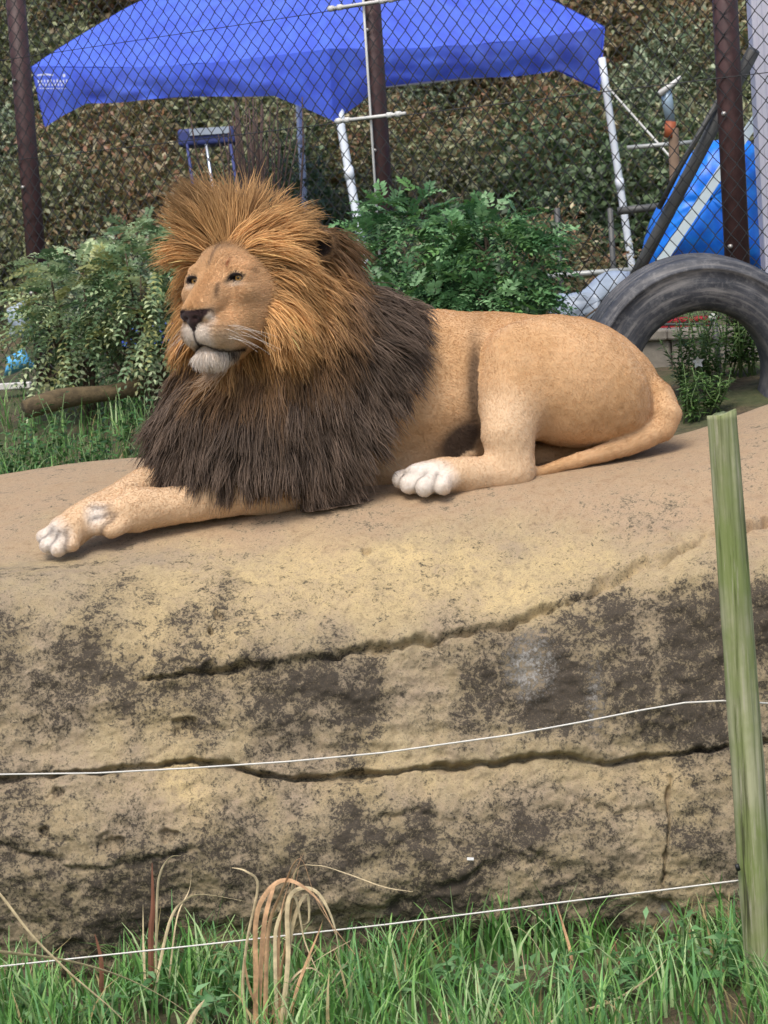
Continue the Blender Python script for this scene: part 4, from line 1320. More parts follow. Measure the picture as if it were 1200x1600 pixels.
# ---------------------------------------------------------------- tyre
def build_tyre():
    cY = 1.55
    c = P(1092, 586, cY)
    R, ri, hw = 187 * mpp(cY), 104 * mpp(cY), .125
    prof = []        # (radius, axial)
    side = [(ri, -hw * .55), (ri + .008, -hw * .78), (ri + .03, -hw * .92), (ri + .075, -hw * 1.02), (ri + .12, -hw * .99), (R - .045, -hw * .93), (R - .043, -hw * .955), (R - .034, -hw * .955), (R - .032, -hw * .925), (R - .012, -hw * .86), (R - .003, -hw * .74)]
    tread = []
    for g in (-.52, -.17, .17, .52):
        tread += [(R + .004 * (1 - abs(g)), hw * (g - .07)), (R - .014, hw * (g - .05)), (R - .014, hw * (g + .05)), (R + .004 * (1 - abs(g)), hw * (g + .07))]
    prof = side + tread + [(r, -a) for r, a in side[::-1]] + [(ri - .004, 0)]
    ax = np.array([-.10, -.985, .10]); ax = ax / np.linalg.norm(ax)      # faces the camera, leaning a little back
    ax = np.array([.06, -.99, -.10]); ax /= np.linalg.norm(ax)
    u = np.cross((0, 0, 1.0), ax); u /= np.linalg.norm(u); v = np.cross(ax, u)
    n = 120
    V, F = [], []
    for i in range(n):
        a = 2 * math.pi * i / n
        rad = math.cos(a) * u + math.sin(a) * v
        for r, z in prof:
            V.append(c + rad * r - ax * z)
    m_ = len(prof)
    for i in range(n):
        for j in range(m_):
            F.append((i * m_ + j, i * m_ + (j + 1) % m_, ((i + 1) % n) * m_ + (j + 1) % m_, ((i + 1) % n) * m_ + j))
    m, t, b = new_mat('worn_rubber')
    co = N(t, 'ShaderNodeTexCoord').outputs['Object']
    n1 = noise_tex(t, 5, 6, .65, co, .5); n2 = noise_tex(t, 40, 5, .7, co)
    cc = mixc(t, ramp(t, n1, [(.35, 0.), (.7, 1.)]), lin(44, 46, 52), lin(78, 79, 84))
    cc = mixc(t, ramp(t, n2, [(.5, 0.), (.72, .6)]), cc, lin(122, 120, 118))
    cx = N(t, 'ShaderNodeCombineXYZ')
    t.links.new(N(t, 'ShaderNodeAttribute', attribute_name='ring').outputs['Fac'], cx.inputs[0]); t.links.new(N(t, 'ShaderNodeAttribute', attribute_name='turn').outputs['Fac'], cx.inputs[1])
    rn = noise_tex(t, 1.0, 5, .6, cx.outputs[0])
    cc = mixc(t, ramp(t, rn, [(.48, 0.), (.66, .75)]), cc, lin(128, 124, 120))
    cc = mixc(t, ramp(t, rn, [(.30, .6), (.42, 0.)]), cc, lin(30, 31, 35))
    sep = N(t, 'ShaderNodeSeparateXYZ'); geo = N(t, 'ShaderNodeNewGeometry'); t.links.new(geo.outputs['Normal'], sep.inputs[0])
    t.links.new(cc, b.inputs['Base Color']); b.inputs['Roughness'].default_value = .6
    bump(t, b, n2, .3, .004)
    V = np.array(V); rel = V - c
    ra_ = np.hypot(rel @ u, rel @ v); an_ = np.arctan2(rel @ u, rel @ v)
    o = mesh_obj('tyre', V, F, m, None, True, attrs={'ring': ra_ * 55, 'turn': an_ * 1.6})
    tag(o, 'large old black truck tyre standing upright behind the rock', 'tyre')
build_tyre()
# ================================================================== THINGS BEHIND THE FENCE
BLUE = None
def build_tarp():
    global BLUE
    m, t, b = new_mat('blue_tarpaulin')
    co = N(t, 'ShaderNodeTexCoord').outputs['Object']
    nf = noise_tex(t, 14, 4, .6, co)
    t.links.new(mixc(t, ramp(t, nf, [(.3, 0.), (.7, 1.)]), lin(10, 104, 232), lin(40, 150, 252)), b.inputs['Base Color'])
    b.inputs['Roughness'].default_value = .38
    BLUE = m
    Y = 3.5
    out = [(1008, 408), (1014, 372), (1020, 345), (1044, 300), (1072, 255), (1096, 228), (1112, 219), (1140, 216), (1168, 217), (1184, 226), (1188, 260), (1190, 330), (1194, 430), (1100, 440), (1020, 436)]
    W = np.array([P(a, b_, Y) for a, b_ in out]); cen = W.mean(0)
    V, F = [], []
    ring = []
    # closed dense outline
    dense = []
    for i in range(len(W)):
        for k in range(4): dense.append(W[i] * (1 - k / 4) + W[(i + 1) % len(W)] * k / 4)
    dense = np.array(dense); n = len(dense)
    prof = [(0.02, -.20), (.35, -.19), (.65, -.17), (.85, -.13), (.96, -.06), (1.0, .02), (1.0, .18), (.93, .26), (.5, .30), (.02, .30)]
    for sc, dy in prof:
        for q in dense:
            p = cen + (q - cen) * sc + np.array([0, dy, 0])
            V.append(p)
    V = np.array(V)
    V = V + np.array([0, -.045, 0]) * fbm(V * np.array([5, 5, 7.]), 3)[:, None] + .012 * np.stack([noise3(V * 11 + k) for k in range(3)], -1)
    for i in range(len(prof) - 1):
        for k in range(n):
            F.append((i * n + k, i * n + (k + 1) % n, (i + 1) * n + (k + 1) % n, (i + 1) * n + k))
    o = mesh_obj('tarpaulin', V, F, m, None, True)
    sd = o.modifiers.new('sub', 'SUBSURF'); sd.levels = 1; sd.render_levels = 2
    tag(o, 'bright blue tarpaulin draped over a heap beyond the fence', 'tarpaulin')
    # pale board leaning across it
    mb = MB()
    a, c = P(1032, 410, 3.2), P(1200, 158, 3.25)
    d = (c - a) / np.linalg.norm(c - a); s = np.cross(d, (0, 1, 0)); s /= np.linalg.norm(s)
    R = np.stack([d, s, np.cross(d, s)], 1)
    mb.box((a + c) / 2, (np.linalg.norm(c - a) / 2, .021, .012), R)
    o = mb.build('leaning_batten', simple_mat('pale_paint', lin(214, 228, 230), .5, 0, .08, 10), None, False)
    tag(o, 'pale white batten leaning diagonally across the blue tarpaulin', 'batten')
    # white column at the right
    root = empty('white_column', P(1200, 520, 3.0)); tag(root, 'white ribbed column standing next to the blue tarpaulin', 'column')
    wh = simple_mat('white_column', lin(206, 204, 216), .5, 0, .06, 3)
    b0, t0 = P(1222, 560, 3.0), P(1188, -60, 3.0)
    ax = (t0 - b0) / np.linalg.norm(t0 - b0)
    for off, w, dep in ((0, .062, .06), (-.028, .012, .068), (.028, .012, .068)):
        mb = MB(); c = (b0 + t0) / 2 + np.array([off, 0, 0])
        R = np.stack([(1, 0, 0), (0, 1, 0), ax], 1)
        mb.box(c, (w, dep, np.linalg.norm(t0 - b0) / 2 - (0 if off == 0 else .003)), R)
        o = mb.build('shaft' if off == 0 else 'rib', wh, root, False)
        bv = o.modifiers.new('bevel', 'BEVEL'); bv.width = .006; bv.segments = 2
build_tarp()

def build_clutter():
    grey = bpy.data.materials['grey_pipe']; white = bpy.data.materials['white_plastic']
    # standpipe with tap
    root = empty('standpipe', P(1058, 520, 6.0)); tag(root, 'brown garden standpipe post with a pale tap on top', 'standpipe')
    mb = MB(); mb.tube([P(1062, 560, 6.0), P(1052, 200, 6.0)], .030, 8); mb.build('post', simple_mat('post_brown', lin(104, 84, 66), .8, 0, .2), root)
    mb = MB(); mb.tube([P(1048, 192, 6.0), P(1043, 160, 6.0), P(1041, 140, 6.0)], [.028, .034, .03], 10); mb.build('tap_body', simple_mat('tap_blue_grey', lin(150, 170, 184), .4, .2), root)
    mb = MB(); mb.tube([P(1046, 215, 6.0), P(1048, 190, 6.0)], .033, 8); mb.build('orange_collar', simple_mat('orange', lin(150, 78, 44), .6), root)
    mb = MB(); mb.tube([P(1030, 147, 5.97), P(1050, 132, 5.97), P(1064, 120, 5.97)], [.02, .014, .010], 8); mb.build('handle', white, root)
    # rails
    root = empty('low_railing', P(980, 520, 5.3)); tag(root, 'low grey pipe railing beyond the fence, beside the canopy leg', 'railing')
    for a, c, r in (((850, 432, 5.2), (1000, 421, 5.2), .016), ((965, 330, 5.4), (1040, 322, 5.4), .022), ((980, 231, 6.6), (1085, 222, 6.6), .014)):
        mb = MB(); A, C_ = P(*a), P(*c); mb.tube([A, C_], r, 8); mb.build('rail', grey if r > .02 else simple_mat('pale_rail', lin(170, 172, 168), .5, .3), root)
    for x in (870, 953, 1036):
        mb = MB(); p = P(x, 330, 5.35); mb.tube([P(x, 325, 5.35), PZ(x + 12, 5.35, 1.4)], .016, 7); mb.build('upright', grey, root)
    # folding trolley with blue cover
    root = empty('garden_cart', P(330, 480, 8.0)); tag(root, 'small blue and silver cart standing under the canopy', 'cart')
    bl = simple_mat('blue_fabric', lin(48, 58, 112), .6, 0, .25, 8); sv = simple_mat('silver', lin(176, 184, 196), .35, .7, .1)
    A = P(288, 222, 7.9); B = P(362, 203, 8.2)
    R = np.eye(3)
    mb = MB(); mb.box((A + B) / 2 + np.array([0, 0, -.01]), (.19, .16, .055)); o = mb.build('cover', bl, root, False); bv = o.modifiers.new('b', 'BEVEL'); bv.width = .02; bv.segments = 3
    mb = MB(); mb.box((A + B) / 2 + np.array([0.02, -.17, .02]), (.13, .006, .022)); mb.build('reflective_strip', sv, root, False)
    for px in (292, 322, 360):
        mb = MB(); mb.tube([P(px, 225, 7.9), P(px + 16, 330, 7.9), PZ(px + 25, 7.9, 1.42)], .010, 6); mb.build('leg', bl if px != 322 else sv, root)
    # pale plastic sheet by the kerb, blue tub and boards at the left
    sh = simple_mat('pale_plastic', lin(170, 182, 196), .35, 0, .25, 6)
    def crumpled(name, pts, Y, th, mat, label, cat, amp=.05, grp=None):
        W = np.array([P(a, b_, Y) for a, b_ in pts]); cen = W.mean(0)
        dense = np.array([W[i] * (1 - k / 5) + W[(i + 1) % len(W)] * k / 5 for i in range(len(W)) for k in range(5)]); n = len(dense)
        V, F = [], []
        prof = [(.02, -th), (.5, -th), (.85, -th * .8), (1, -th * .2), (1, th * .6), (.8, th), (.02, th)]
        for sc, dy in prof:
            for q in dense: V.append(cen + (q - cen) * sc + np.array([0, dy, 0]))
        V = np.array(V); V = V + amp * np.stack([noise3(V * 9 + 5 * k + Y) for k in range(3)], -1)
        for i in range(len(prof) - 1):
            for k in range(n): F.append((i * n + k, i * n + (k + 1) % n, (i + 1) * n + (k + 1) % n, (i + 1) * n + k))
        o = mesh_obj(name, V, F, mat, None, True); tag(o, label, cat, grp)
    crumpled('plastic_sheet', [(850, 520), (858, 470), (905, 455), (945, 440), (985, 425), (1000, 470), (960, 520)], 3.45, .08, sh, 'crumpled pale plastic sheet beyond the fence beside the tyre', 'plastic sheet', .05)
    lb = simple_mat('light_blue_plastic', lin(92, 176, 226), .35, 0, .15, 8); vb = simple_mat('violet_blue_plastic', lin(76, 104, 216), .35, 0, .2, 8)
    crumpled('blue_bag', [(6, 584), (12, 556), (36, 546), (54, 576)], 4.5, .05, lb, 'light blue plastic bag low beside the ferny shrub', 'bag', .02)
    crumpled('pale_bag', [(12, 532), (16, 486), (34, 474), (52, 520)], 4.9, .06, sh, 'pale bluish plastic bag hanging above the light blue bag', 'bag', .03)
    crumpled('blue_sheet', [(190, 545), (196, 520), (225, 508), (300, 500), (320, 540)], 4.6, .10, vb, 'dark blue plastic sheet lying behind the leafy shrub', 'plastic sheet', .03)
    mb = MB(); mb.box(P(22, 603, 4.25), (.085, .03, .016)); o = mb.build('white_board', simple_mat('white_board', lin(206, 202, 196), .6), None, False)
    bv = o.modifiers.new('b', 'BEVEL'); bv.width = .004
    tag(o, 'short white board lying at the foot of the leafy shrub', 'board')
    # log edging at the left
    mb = MB()
    a, c = P(40, 640, 2.9), P(275, 588, 3.3)
    ts = np.linspace(0, 1, 12)
    mb.tube([a + (c - a) * t + np.array([0, 0, .012 * math.sin(t * 7)]) for t in ts], [.042 + .006 * math.sin(9 * t) for t in ts], 12)
    o = mb.build('edging_log', simple_mat('old_log', lin(92, 78, 54), .9, 0, .5, 22, 1.0)); tag(o, 'brown timber log lying as a border under the left shrub', 'log')
    # red crate and ball-topped stake seen through the tyre
    root = empty('red_crate', P(1065, 530, 3.3)); tag(root, 'red plastic crate beyond the kerb seen through the tyre', 'crate')
    red = simple_mat('red_plastic', lin(178, 42, 48), .45, 0, .15, 8)
    c = P(1062, 521, 3.25)
    mb = MB(); mb.box(c, (.155, .12, .055)); o = mb.build('tub', red, root, False); bv = o.modifiers.new('b', 'BEVEL'); bv.width = .012; bv.segments = 2
    mb = MB(); mb.box(c + np.array([0, 0, .062]), (.165, .13, .009)); o = mb.build('rim', red, root, False); bv = o.modifiers.new('b', 'BEVEL'); bv.width = .004
    root = empty('marker_stake', P(1120, 640, 2.1)); tag(root, 'thin grey stake with a white ball top in front of the kerb', 'stake')
    mb = MB(); mb.tube([PZ(1128, 2.1, 1.2), P(1121, 550, 2.1), P(1116, 500, 2.1)], .012, 8); mb.build('shaft', grey, root)
    bmx = bmesh.new(); bmesh.ops.create_icosphere(bmx, subdivisions=3, radius=.019)
    vs_ = np.array([v.co[:] for v in bmx.verts]) * np.array([1, 1, .9]) + P(1114, 496, 2.1); fs = [tuple(v.index for v in f_.verts) for f_ in bmx.faces]; bmx.free()
    mesh_obj('ball', vs_, fs, white, root)
    mb = MB(); mb.tube([P(1035, 507, 2.15), P(1113, 506, 2.1)], .006, 6); mb.build('cross_rod', grey, root)
build_clutter()

# ================================================================== SHRUBS BEFORE THE FENCE
def pinnate_shrub(name, label, center, rad, base, nfr, seed, pal, frond=.15, leaflet=.036, pairs=6, droop=.5, nst=5):
    root = empty(name, base); tag(root, label, 'shrub')
    p, u, r_ = blob_points(nfr, rad, seed, .22, .45)
    p = p + np.array(center)
    keep = p[:, 2] > base[2] + .04
    p, u = p[keep], u[keep]; n = len(p)
    d = nrmz(u * np.array([1, 1, .55]) + r_.normal(size=(n, 3)) * .45 + np.array([0, 0, .15]))
    upv = nrmz(np.array([0, 0, 1.0]) + u * .5 + r_.normal(size=(n, 3)) * .25)
    s = nrmz(np.cross(d, upv)); nn = np.cross(s, d)
    pal = np.array(pal)
    fc = pal[r_.integers(0, len(pal), n)] * r_.uniform(.7, 1.25, n)[:, None]
    P_, D_, N_, C_, L_ = [], [], [], [], []
    mbv, mbf = [], []
    for k in range(pairs + 1):
        t = (k + 1) / (pairs + 1)
        pos = p + d * frond * t - np.array([0, 0, 1]) * (droop * frond * t * t)[..., None] if False else p + d * (frond * t) - np.array([0, 0, droop * frond * t * t])
        for sg in ((-1, 1) if k < pairs else (0,)):
            dd = nrmz(d * (.55 if sg else 1) + s * sg * .9 - np.array([0, 0, droop * .5 * t]) + .12 * r_.normal(size=(n, 3)))
            P_.append(pos); D_.append(dd); N_.append(nrmz(nn + .2 * r_.normal(size=(n, 3))))
            C_.append(fc * r_.uniform(.85, 1.15, n)[:, None]); L_.append(leaflet * (1 - .35 * abs(t - .45)) * r_.uniform(.8, 1.2, n))
    P_, D_, N_, C_, L_ = map(np.concatenate, (P_, D_, N_, C_, L_))
    V, F, C = leaf_arrays(P_, D_, N_, L_, L_ * .48, np.clip(C_, .004, .8), .18, .12)
    f = mesh_obj('foliage', V, F, M_LEAF, root, False, cols=C); f['kind'] = 'stuff'
    stems(root, base, center, rad, nst, seed, .014)
    return root
GREEN = [tuple(np.array(q) * (1.5, 1.5, 1.12)) for q in [lin(52, 84, 58), lin(70, 104, 74), lin(92, 128, 96), lin(44, 70, 46), lin(110, 142, 112), lin(80, 112, 70)]]
PGREEN = [tuple(np.array(q) * (1.6, 1.55, 1.25)) for q in [lin(88, 112, 88), lin(112, 134, 108), lin(134, 152, 124), lin(70, 94, 70), lin(152, 164, 138), lin(120, 124, 86)]]
def shrub_at(px, py, Y, rpx, name, label, n, seed, pal, **kw):
    c = P(px, py, Y); m = mpp(Y)
    g = float(ground_z(c[0], Y))
    return pinnate_shrub(name, label, c, (rpx[0] * m, rpx[0] * m * .8, rpx[1] * m), (c[0], Y, g), n, seed, pal, **kw)
shrub_at(640, 415, 2.75, (110, 105), 'leafy_shrub', 'dense dark green shrub behind the lion, beside the middle fence post', 620, 21, GREEN)
shrub_at(775, 420, 2.45, (92, 98), 'leafy_shrub', 'dense dark green shrub behind the haunch of the lion', 520, 22, GREEN)
shrub_at(700, 500, 2.3, (150, 80), 'leafy_shrub', 'low dark green shrub directly behind the back of the lion', 420, 26, GREEN)
shrub_at(232, 455, 3.2, (75, 105), 'leafy_shrub', 'pale grey green shrub behind the face of the lion', 460, 23, PGREEN)
shrub_at(125, 485, 3.4, (82, 90), 'leafy_shrub', 'pale green ferny shrub in front of the left fence post', 430, 24, PGREEN, frond=.22, pairs=8)
shrub_at(330, 420, 3.3, (70, 90), 'leafy_shrub', 'pale green shrub hidden mostly behind the mane of the lion', 260, 25, PGREEN)

# bare twiggy bush beyond the fence
def twig_bush():
    b = PZ(415, 4.6, 1.42)
    root = empty('twiggy_bush', b); tag(root, 'bare brown twiggy bush beyond the fence above the mane', 'bush')
    r_ = np.random.default_rng(8); mat = simple_mat('twig', lin(86, 68, 62), .85, 0, .2)
    for k in range(46):
        mb = MB()
        e = P(400 + r_.normal() * 34, 150 + abs(r_.normal()) * 45, 4.6 + r_.normal() * .15)
        mid = b * .45 + e * .55 + r_.normal(size=3) * .05
        pts = [(1 - t) ** 2 * b + 2 * t * (1 - t) * mid + t * t * e for t in np.linspace(0, 1, 6)]
        mb.tube(pts, [.010, .008, .007, .006, .005, .003], 4)
        mb.build('twig', mat, root)
twig_bush()

# ================================================================== GRASS AND WEEDS
def blade_arrays(base, az, L, W, bend, cols, seg=4, rnd=None):
    n = len(base)
    dirh = np.stack([np.cos(az), np.sin(az), np.zeros(n)], 1); side = np.stack([-np.sin(az), np.cos(az), np.zeros(n)], 1)
    Vs = []
    for k in range(seg + 1):
        t = k / seg
        ang = bend * t ** 1.3
        # integrate roughly
        h = L * t * np.cos(ang * .55); o = L * t * np.sin(ang * .62)
        c = base + dirh * o[:, None] + np.array([0, 0, 1]) * h[:, None]
        w = W * (1 - t ** 1.8) * .5 + .0004
        Vs.append(c - side * w[:, None]); Vs.append(c + side * w[:, None])
    V = np.stack(Vs, 1).reshape(-1, 3); m = 2 * (seg + 1)
    b = np.arange(n)[:, None] * m
    F = np.concatenate([b + np.array([[2 * k, 2 * k + 1, 2 * k + 3, 2 * k + 2]]) for k in range(seg)])
    C = np.repeat(cols, m, 0)
    return V, F, C
M_GRASS = col_mat('grass', .5, spec=.35, trans=.3)
GPAL = np.array([lin(84, 128, 60), lin(108, 152, 78), lin(70, 108, 52), lin(132, 168, 96), lin(150, 172, 120), lin(96, 140, 84)]) * 1.3
def grass(name, n, xr, yr, Lr, Wr, seed, label, dens=None, pal=GPAL, bend=(.2, 1.5), exclude=None):
    r_ = np.random.default_rng(seed)
    X = r_.uniform(*xr, n); Y = r_.uniform(*yr, n)
    k = fbm(np.stack([X * 2.6, Y * 2.6, np.full(n, seed)], -1), 2)
    keep = r_.random(n) < np.clip(.55 + .8 * k, .15, 1)
    X, Y, k = X[keep], Y[keep], k[keep]; n = len(X)
    b = np.stack([X, Y, ground_z(X, Y) - .01], 1)
    L = r_.uniform(*Lr, n) * (1 + .45 * k); W = r_.uniform(*Wr, n)
    c = pal[r_.integers(0, len(pal), n)] * r_.uniform(.75, 1.2, n)[:, None]
    dry = r_.random(n) < .05; c[dry] = lin(176, 158, 112)
    V, F, C = blade_arrays(b, r_.uniform(0, 6.283, n), L, W, r_.uniform(*bend, n), np.clip(c, 0, .8))
    o = mesh_obj(name, V, F, M_GRASS, None, False, cols=C)
    tag(o, label, 'grass', kind='stuff')
grass('grass', 16000, (-2.6, 2.6), (-2.0, -.92), (.06, .21), (.004, .011), 31, 'long green grass growing along the foot of the rock')
grass('grass', 7500, (-3.0, .9), (1.0, 4.2), (.07, .20), (.004, .009), 32, 'green grass growing behind the rock below the shrubs', pal=GPAL * .85)

def leafy_weed(px, py, Y, hpx, nl, seed, label, pal, L=.09, W=.03, grp=None, ns=3):
    """upright weed: stems with lance-shaped leaves; px,py = foot in the photograph"""
    r_ = np.random.default_rng(seed)
    p = P(px, py, Y); z = float(ground_z(p[0], Y)); b = np.array([p[0], Y, z])
    root = empty('weed', b); tag(root, label, 'weed', grp)
    pal = np.array(pal)
    P_, D_, N_, C_, L_ = [], [], [], [], []
    for s in range(ns):
        H = hpx * mpp(Y) * r_.uniform(.65, 1.05)
        e = b + np.array([r_.normal() * .06, r_.normal() * .04, H])
        mid = (b + e) / 2 + r_.normal(size=3) * .02
        mb = MB(); mb.tube([b + np.array([r_.normal() * .02, 0, -.02]), mid, e], [.0035, .003, .0015], 5); mb.build('stem', M_STEM, root)
        for k in range(nl):
            t = .15 + .85 * (k + r_.random()) / nl
            q = b * (1 - t) ** 2 + 2 * t * (1 - t) * mid + t * t * e
            a = k * 2.4 + s
            P_.append(q); D_.append(np.array([math.cos(a), math.sin(a), r_.uniform(.0, .9)])); N_.append(np.array([0, 0, 1.0]) + .3 * r_.normal(size=3))
            C_.append(pal[r_.integers(len(pal))] * r_.uniform(.8, 1.2)); L_.append(L * r_.uniform(.6, 1.15) * (1.1 - .5 * t))
    P_, D_, N_, C_, L_ = map(np.array, (P_, D_, N_, C_, L_))
    V, F, C = leaf_arrays(P_, D_, N_, L_, L_ * W / L, C_, .15, .3)
    f = mesh_obj('foliage', V, F, M_LEAF, root, False, cols=C); f['kind'] = 'stuff'
    return root
M_STEM = simple_mat('green_stem', lin(98, 120, 70), .6, 0, .2)
WP = [lin(104, 146, 92), lin(126, 164, 112), lin(84, 126, 76)]
def weed_label(px):
    for lim, l in ((200, 'small lance-leaved weed under the dry stalks lying over the grass'), (340, 'small lance-leaved weed beside the reddish dry tuft'), (500, 'small lance-leaved weed close beside the dry reed clump'),
                   (720, 'small lance-leaved weed right of the reed clump by the rock foot'), (1000, 'small lance-leaved weed among the arched dry blades'), (1300, 'small lance-leaved weed at the foot of the wooden stake')):
        if px < lim: return l
fw = 'broad-leaved weeds along the foot of the rock'
for i, (px, h) in enumerate(((60, 70), (150, 60), (330, 80), (372, 110), (560, 95), (620, 80), (700, 70), (880, 85), (960, 75), (1010, 110), (1085, 120), (1150, 80), (250, 70), (480, 60), (780, 60))):
    leafy_weed(px, 1560, -1.33 - .12 * ((i * 7) % 3) / 2, h, 9, 300 + i, weed_label(px), WP, .085, .026, fw)
bw = 'leafy weeds growing behind the rock'
for i, (px, Y, h) in enumerate(((20, 1.6, 90), (70, 1.9, 120), (120, 1.5, 90), (170, 2.0, 130), (215, 1.5, 110), (245, 1.9, 120), (95, 2.4, 120), (30, 2.5, 120), (200, 2.5, 110), (10, 2.0, 100), (150, 1.7, 100))):
    leafy_weed(px, 700, Y, h, 16, 340 + i, 'bushy green weed behind the left end of the rock', [lin(66, 104, 54), lin(90, 132, 72), lin(52, 84, 44)], .06, .024, bw, 5)
tw = 'weeds growing inside and beside the tyre'
for i, (px, Y, h) in enumerate(((1072, 1.75, 130), (1095, 1.9, 150), (1118, 1.8, 120), (1140, 1.95, 135), (1165, 1.9, 160), (1085, 1.35, 90), (1110, 1.4, 70), (1180, 1.9, 120))):
    leafy_weed(px, 690, Y, h, 44, 360 + i, 'feathery green weed seen through the opening of the tyre', [lin(86, 120, 62), lin(112, 140, 84), lin(74, 104, 54)], .05, .014, tw, 7)
# white flower
def flower():
    c = P(1090, 566, 1.7); b = np.array([P(1105, 690, 1.7)[0], 1.7, float(ground_z(1.2, 1.7))])
    root = empty('white_flower', b); tag(root, 'white trumpet flower on a thin stem seen through the tyre', 'flower')
    mb = MB(); mb.tube([b, (b + c) / 2 + np.array([.02, 0, 0]), c], [.003, .0025, .002], 5); mb.build('stem', M_STEM, root)
    wm = simple_mat('petal', lin(226, 224, 214), .6, 0, .04)
    for k in range(5):
        a = k * 1.2566 + .4
        d = np.array([math.cos(a) * .8, -.45, math.sin(a) * .8]); d /= np.linalg.norm(d)
        V, F, _ = leaf_arrays(c[None], d[None], np.array([[0, -1.0, .2]]), np.array([.030]), np.array([.017]), np.array([[1, 1, 1.]]), .1, -.1)
        mesh_obj('petal', V, F, wm, root, False)
flower()

# ================================================================== FOREGROUND
def build_post():
    Yp = -1.45
    b, tp = P(1197, 1590, Yp), P(1127, 646, Yp)
    b[2] = -.05
    m, t, bs = new_mat('algae_wood')
    co = N(t, 'ShaderNodeTexCoord').outputs['Object']
    mp = N(t, 'ShaderNodeMapping'); mp.inputs['Scale'].default_value = (34, 34, 1.6); t.links.new(co, mp.inputs[0])
    g1 = noise_tex(t, 1.0, 6, .62, mp.outputs[0]); g2 = noise_tex(t, 5, 5, .6, co); g3 = noise_tex(t, 3.2, 5, .7, mp.outputs[0])
    c = mixc(t, ramp(t, g1, [(.36, 0.), (.60, 1.)]), lin(92, 98, 58), lin(166, 166, 130))
    c = mixc(t, ramp(t, g2, [(.42, 0.), (.62, .7)]), c, lin(112, 128, 62))
    c = mixc(t, ramp(t, g3, [(.55, 0.), (.68, .7)]), c, lin(170, 164, 142))
    c = mixc(t, ramp(t, g1, [(.33, .9), (.41, 0.)]), c, lin(54, 54, 32))
    t.links.new(c, bs.inputs['Base Color']); bs.inputs['Roughness'].default_value = .85
    bump(t, bs, g1, .6, .006)
    n, seg = 40, 110
    V, F = [], []
    for i in range(seg + 1):
        v = i / seg
        cpos = b + (tp - b) * v
        R = .0455 - .0085 * v
        for k in range(n):
            a = 2 * math.pi * k / n
            dx, dy = math.cos(a), math.sin(a)
            gro = 0
            for ga, dep, w in ((4.30, .006, .10), (5.35, .004, .07), (4.95, .0025, .06)):
                gw = ga + .10 * math.sin(v * 5 + ga * 3)
                gro += dep * math.exp(-((a - gw) / w) ** 2)
            r = R * (1 + .03 * math.sin(3 * a + v * 2)) - gro
            p = cpos + np.array([dx * r, dy * r, 0])
            if i == seg: p[2] += .007 * dx + .002 * math.sin(a * 5) + .0012 * math.sin(a * 11)
            V.append(p)
    V = np.array(V)
    V += .0012 * np.stack([noise3(V * np.array([60, 60, 8]) + 9 * k) for k in range(3)], -1)
    for i in range(seg):
        for k in range(n): F.append((i * n + k, i * n + (k + 1) % n, (i + 1) * n + (k + 1) % n, (i + 1) * n + k))
    V = np.vstack([V, (tp + np.array([0, 0, -.004]))[None]]); top = len(V) - 1
    for k in range(n): F.append((seg * n + k, seg * n + (k + 1) % n, top))
    root = empty('fence_stake', b)
    tag(root, 'weathered green algae stained wooden stake in front of the rock', 'post')
    mesh_obj('shaft', V, F, m, root, True)
    mb = MB(); q = P(1154, 1360, Yp - .03); mb.tube([q, q + np.array([-.004, -.0, .016])], .006, 8)
    mb.build('wire_clip', simple_mat('black_plastic', lin(28, 28, 28), .5), root)
    # two electric wires strung behind it
    wm = simple_mat('white_polywire', lin(214, 210, 200), .6, 0, .08, 40)
    for pts, lab in (([(-700, 1190), (-300, 1208), (0, 1210), (150, 1208), (300, 1200), (450, 1190), (600, 1176), (800, 1148), (920, 1126), (1000, 1110), (1070, 1098), (1130, 1095), (1185, 1098), (1260, 1102), (1700, 1080)], 'upper thin white electric fence wire strung across the rock'),
                     ([(-700, 1570), (-200, 1545), (0, 1510), (300, 1478), (600, 1445), (900, 1407), (1040, 1390), (1152, 1376), (1260, 1372), (1700, 1340)], 'lower thin white electric fence wire just above the grass')):
        mb = MB(); mb.tube([P(x, y, Yp + .045) for x, y in pts], .0022, 5)
        tag(mb.build('electric_wire', wm), lab, 'wire')
build_post()

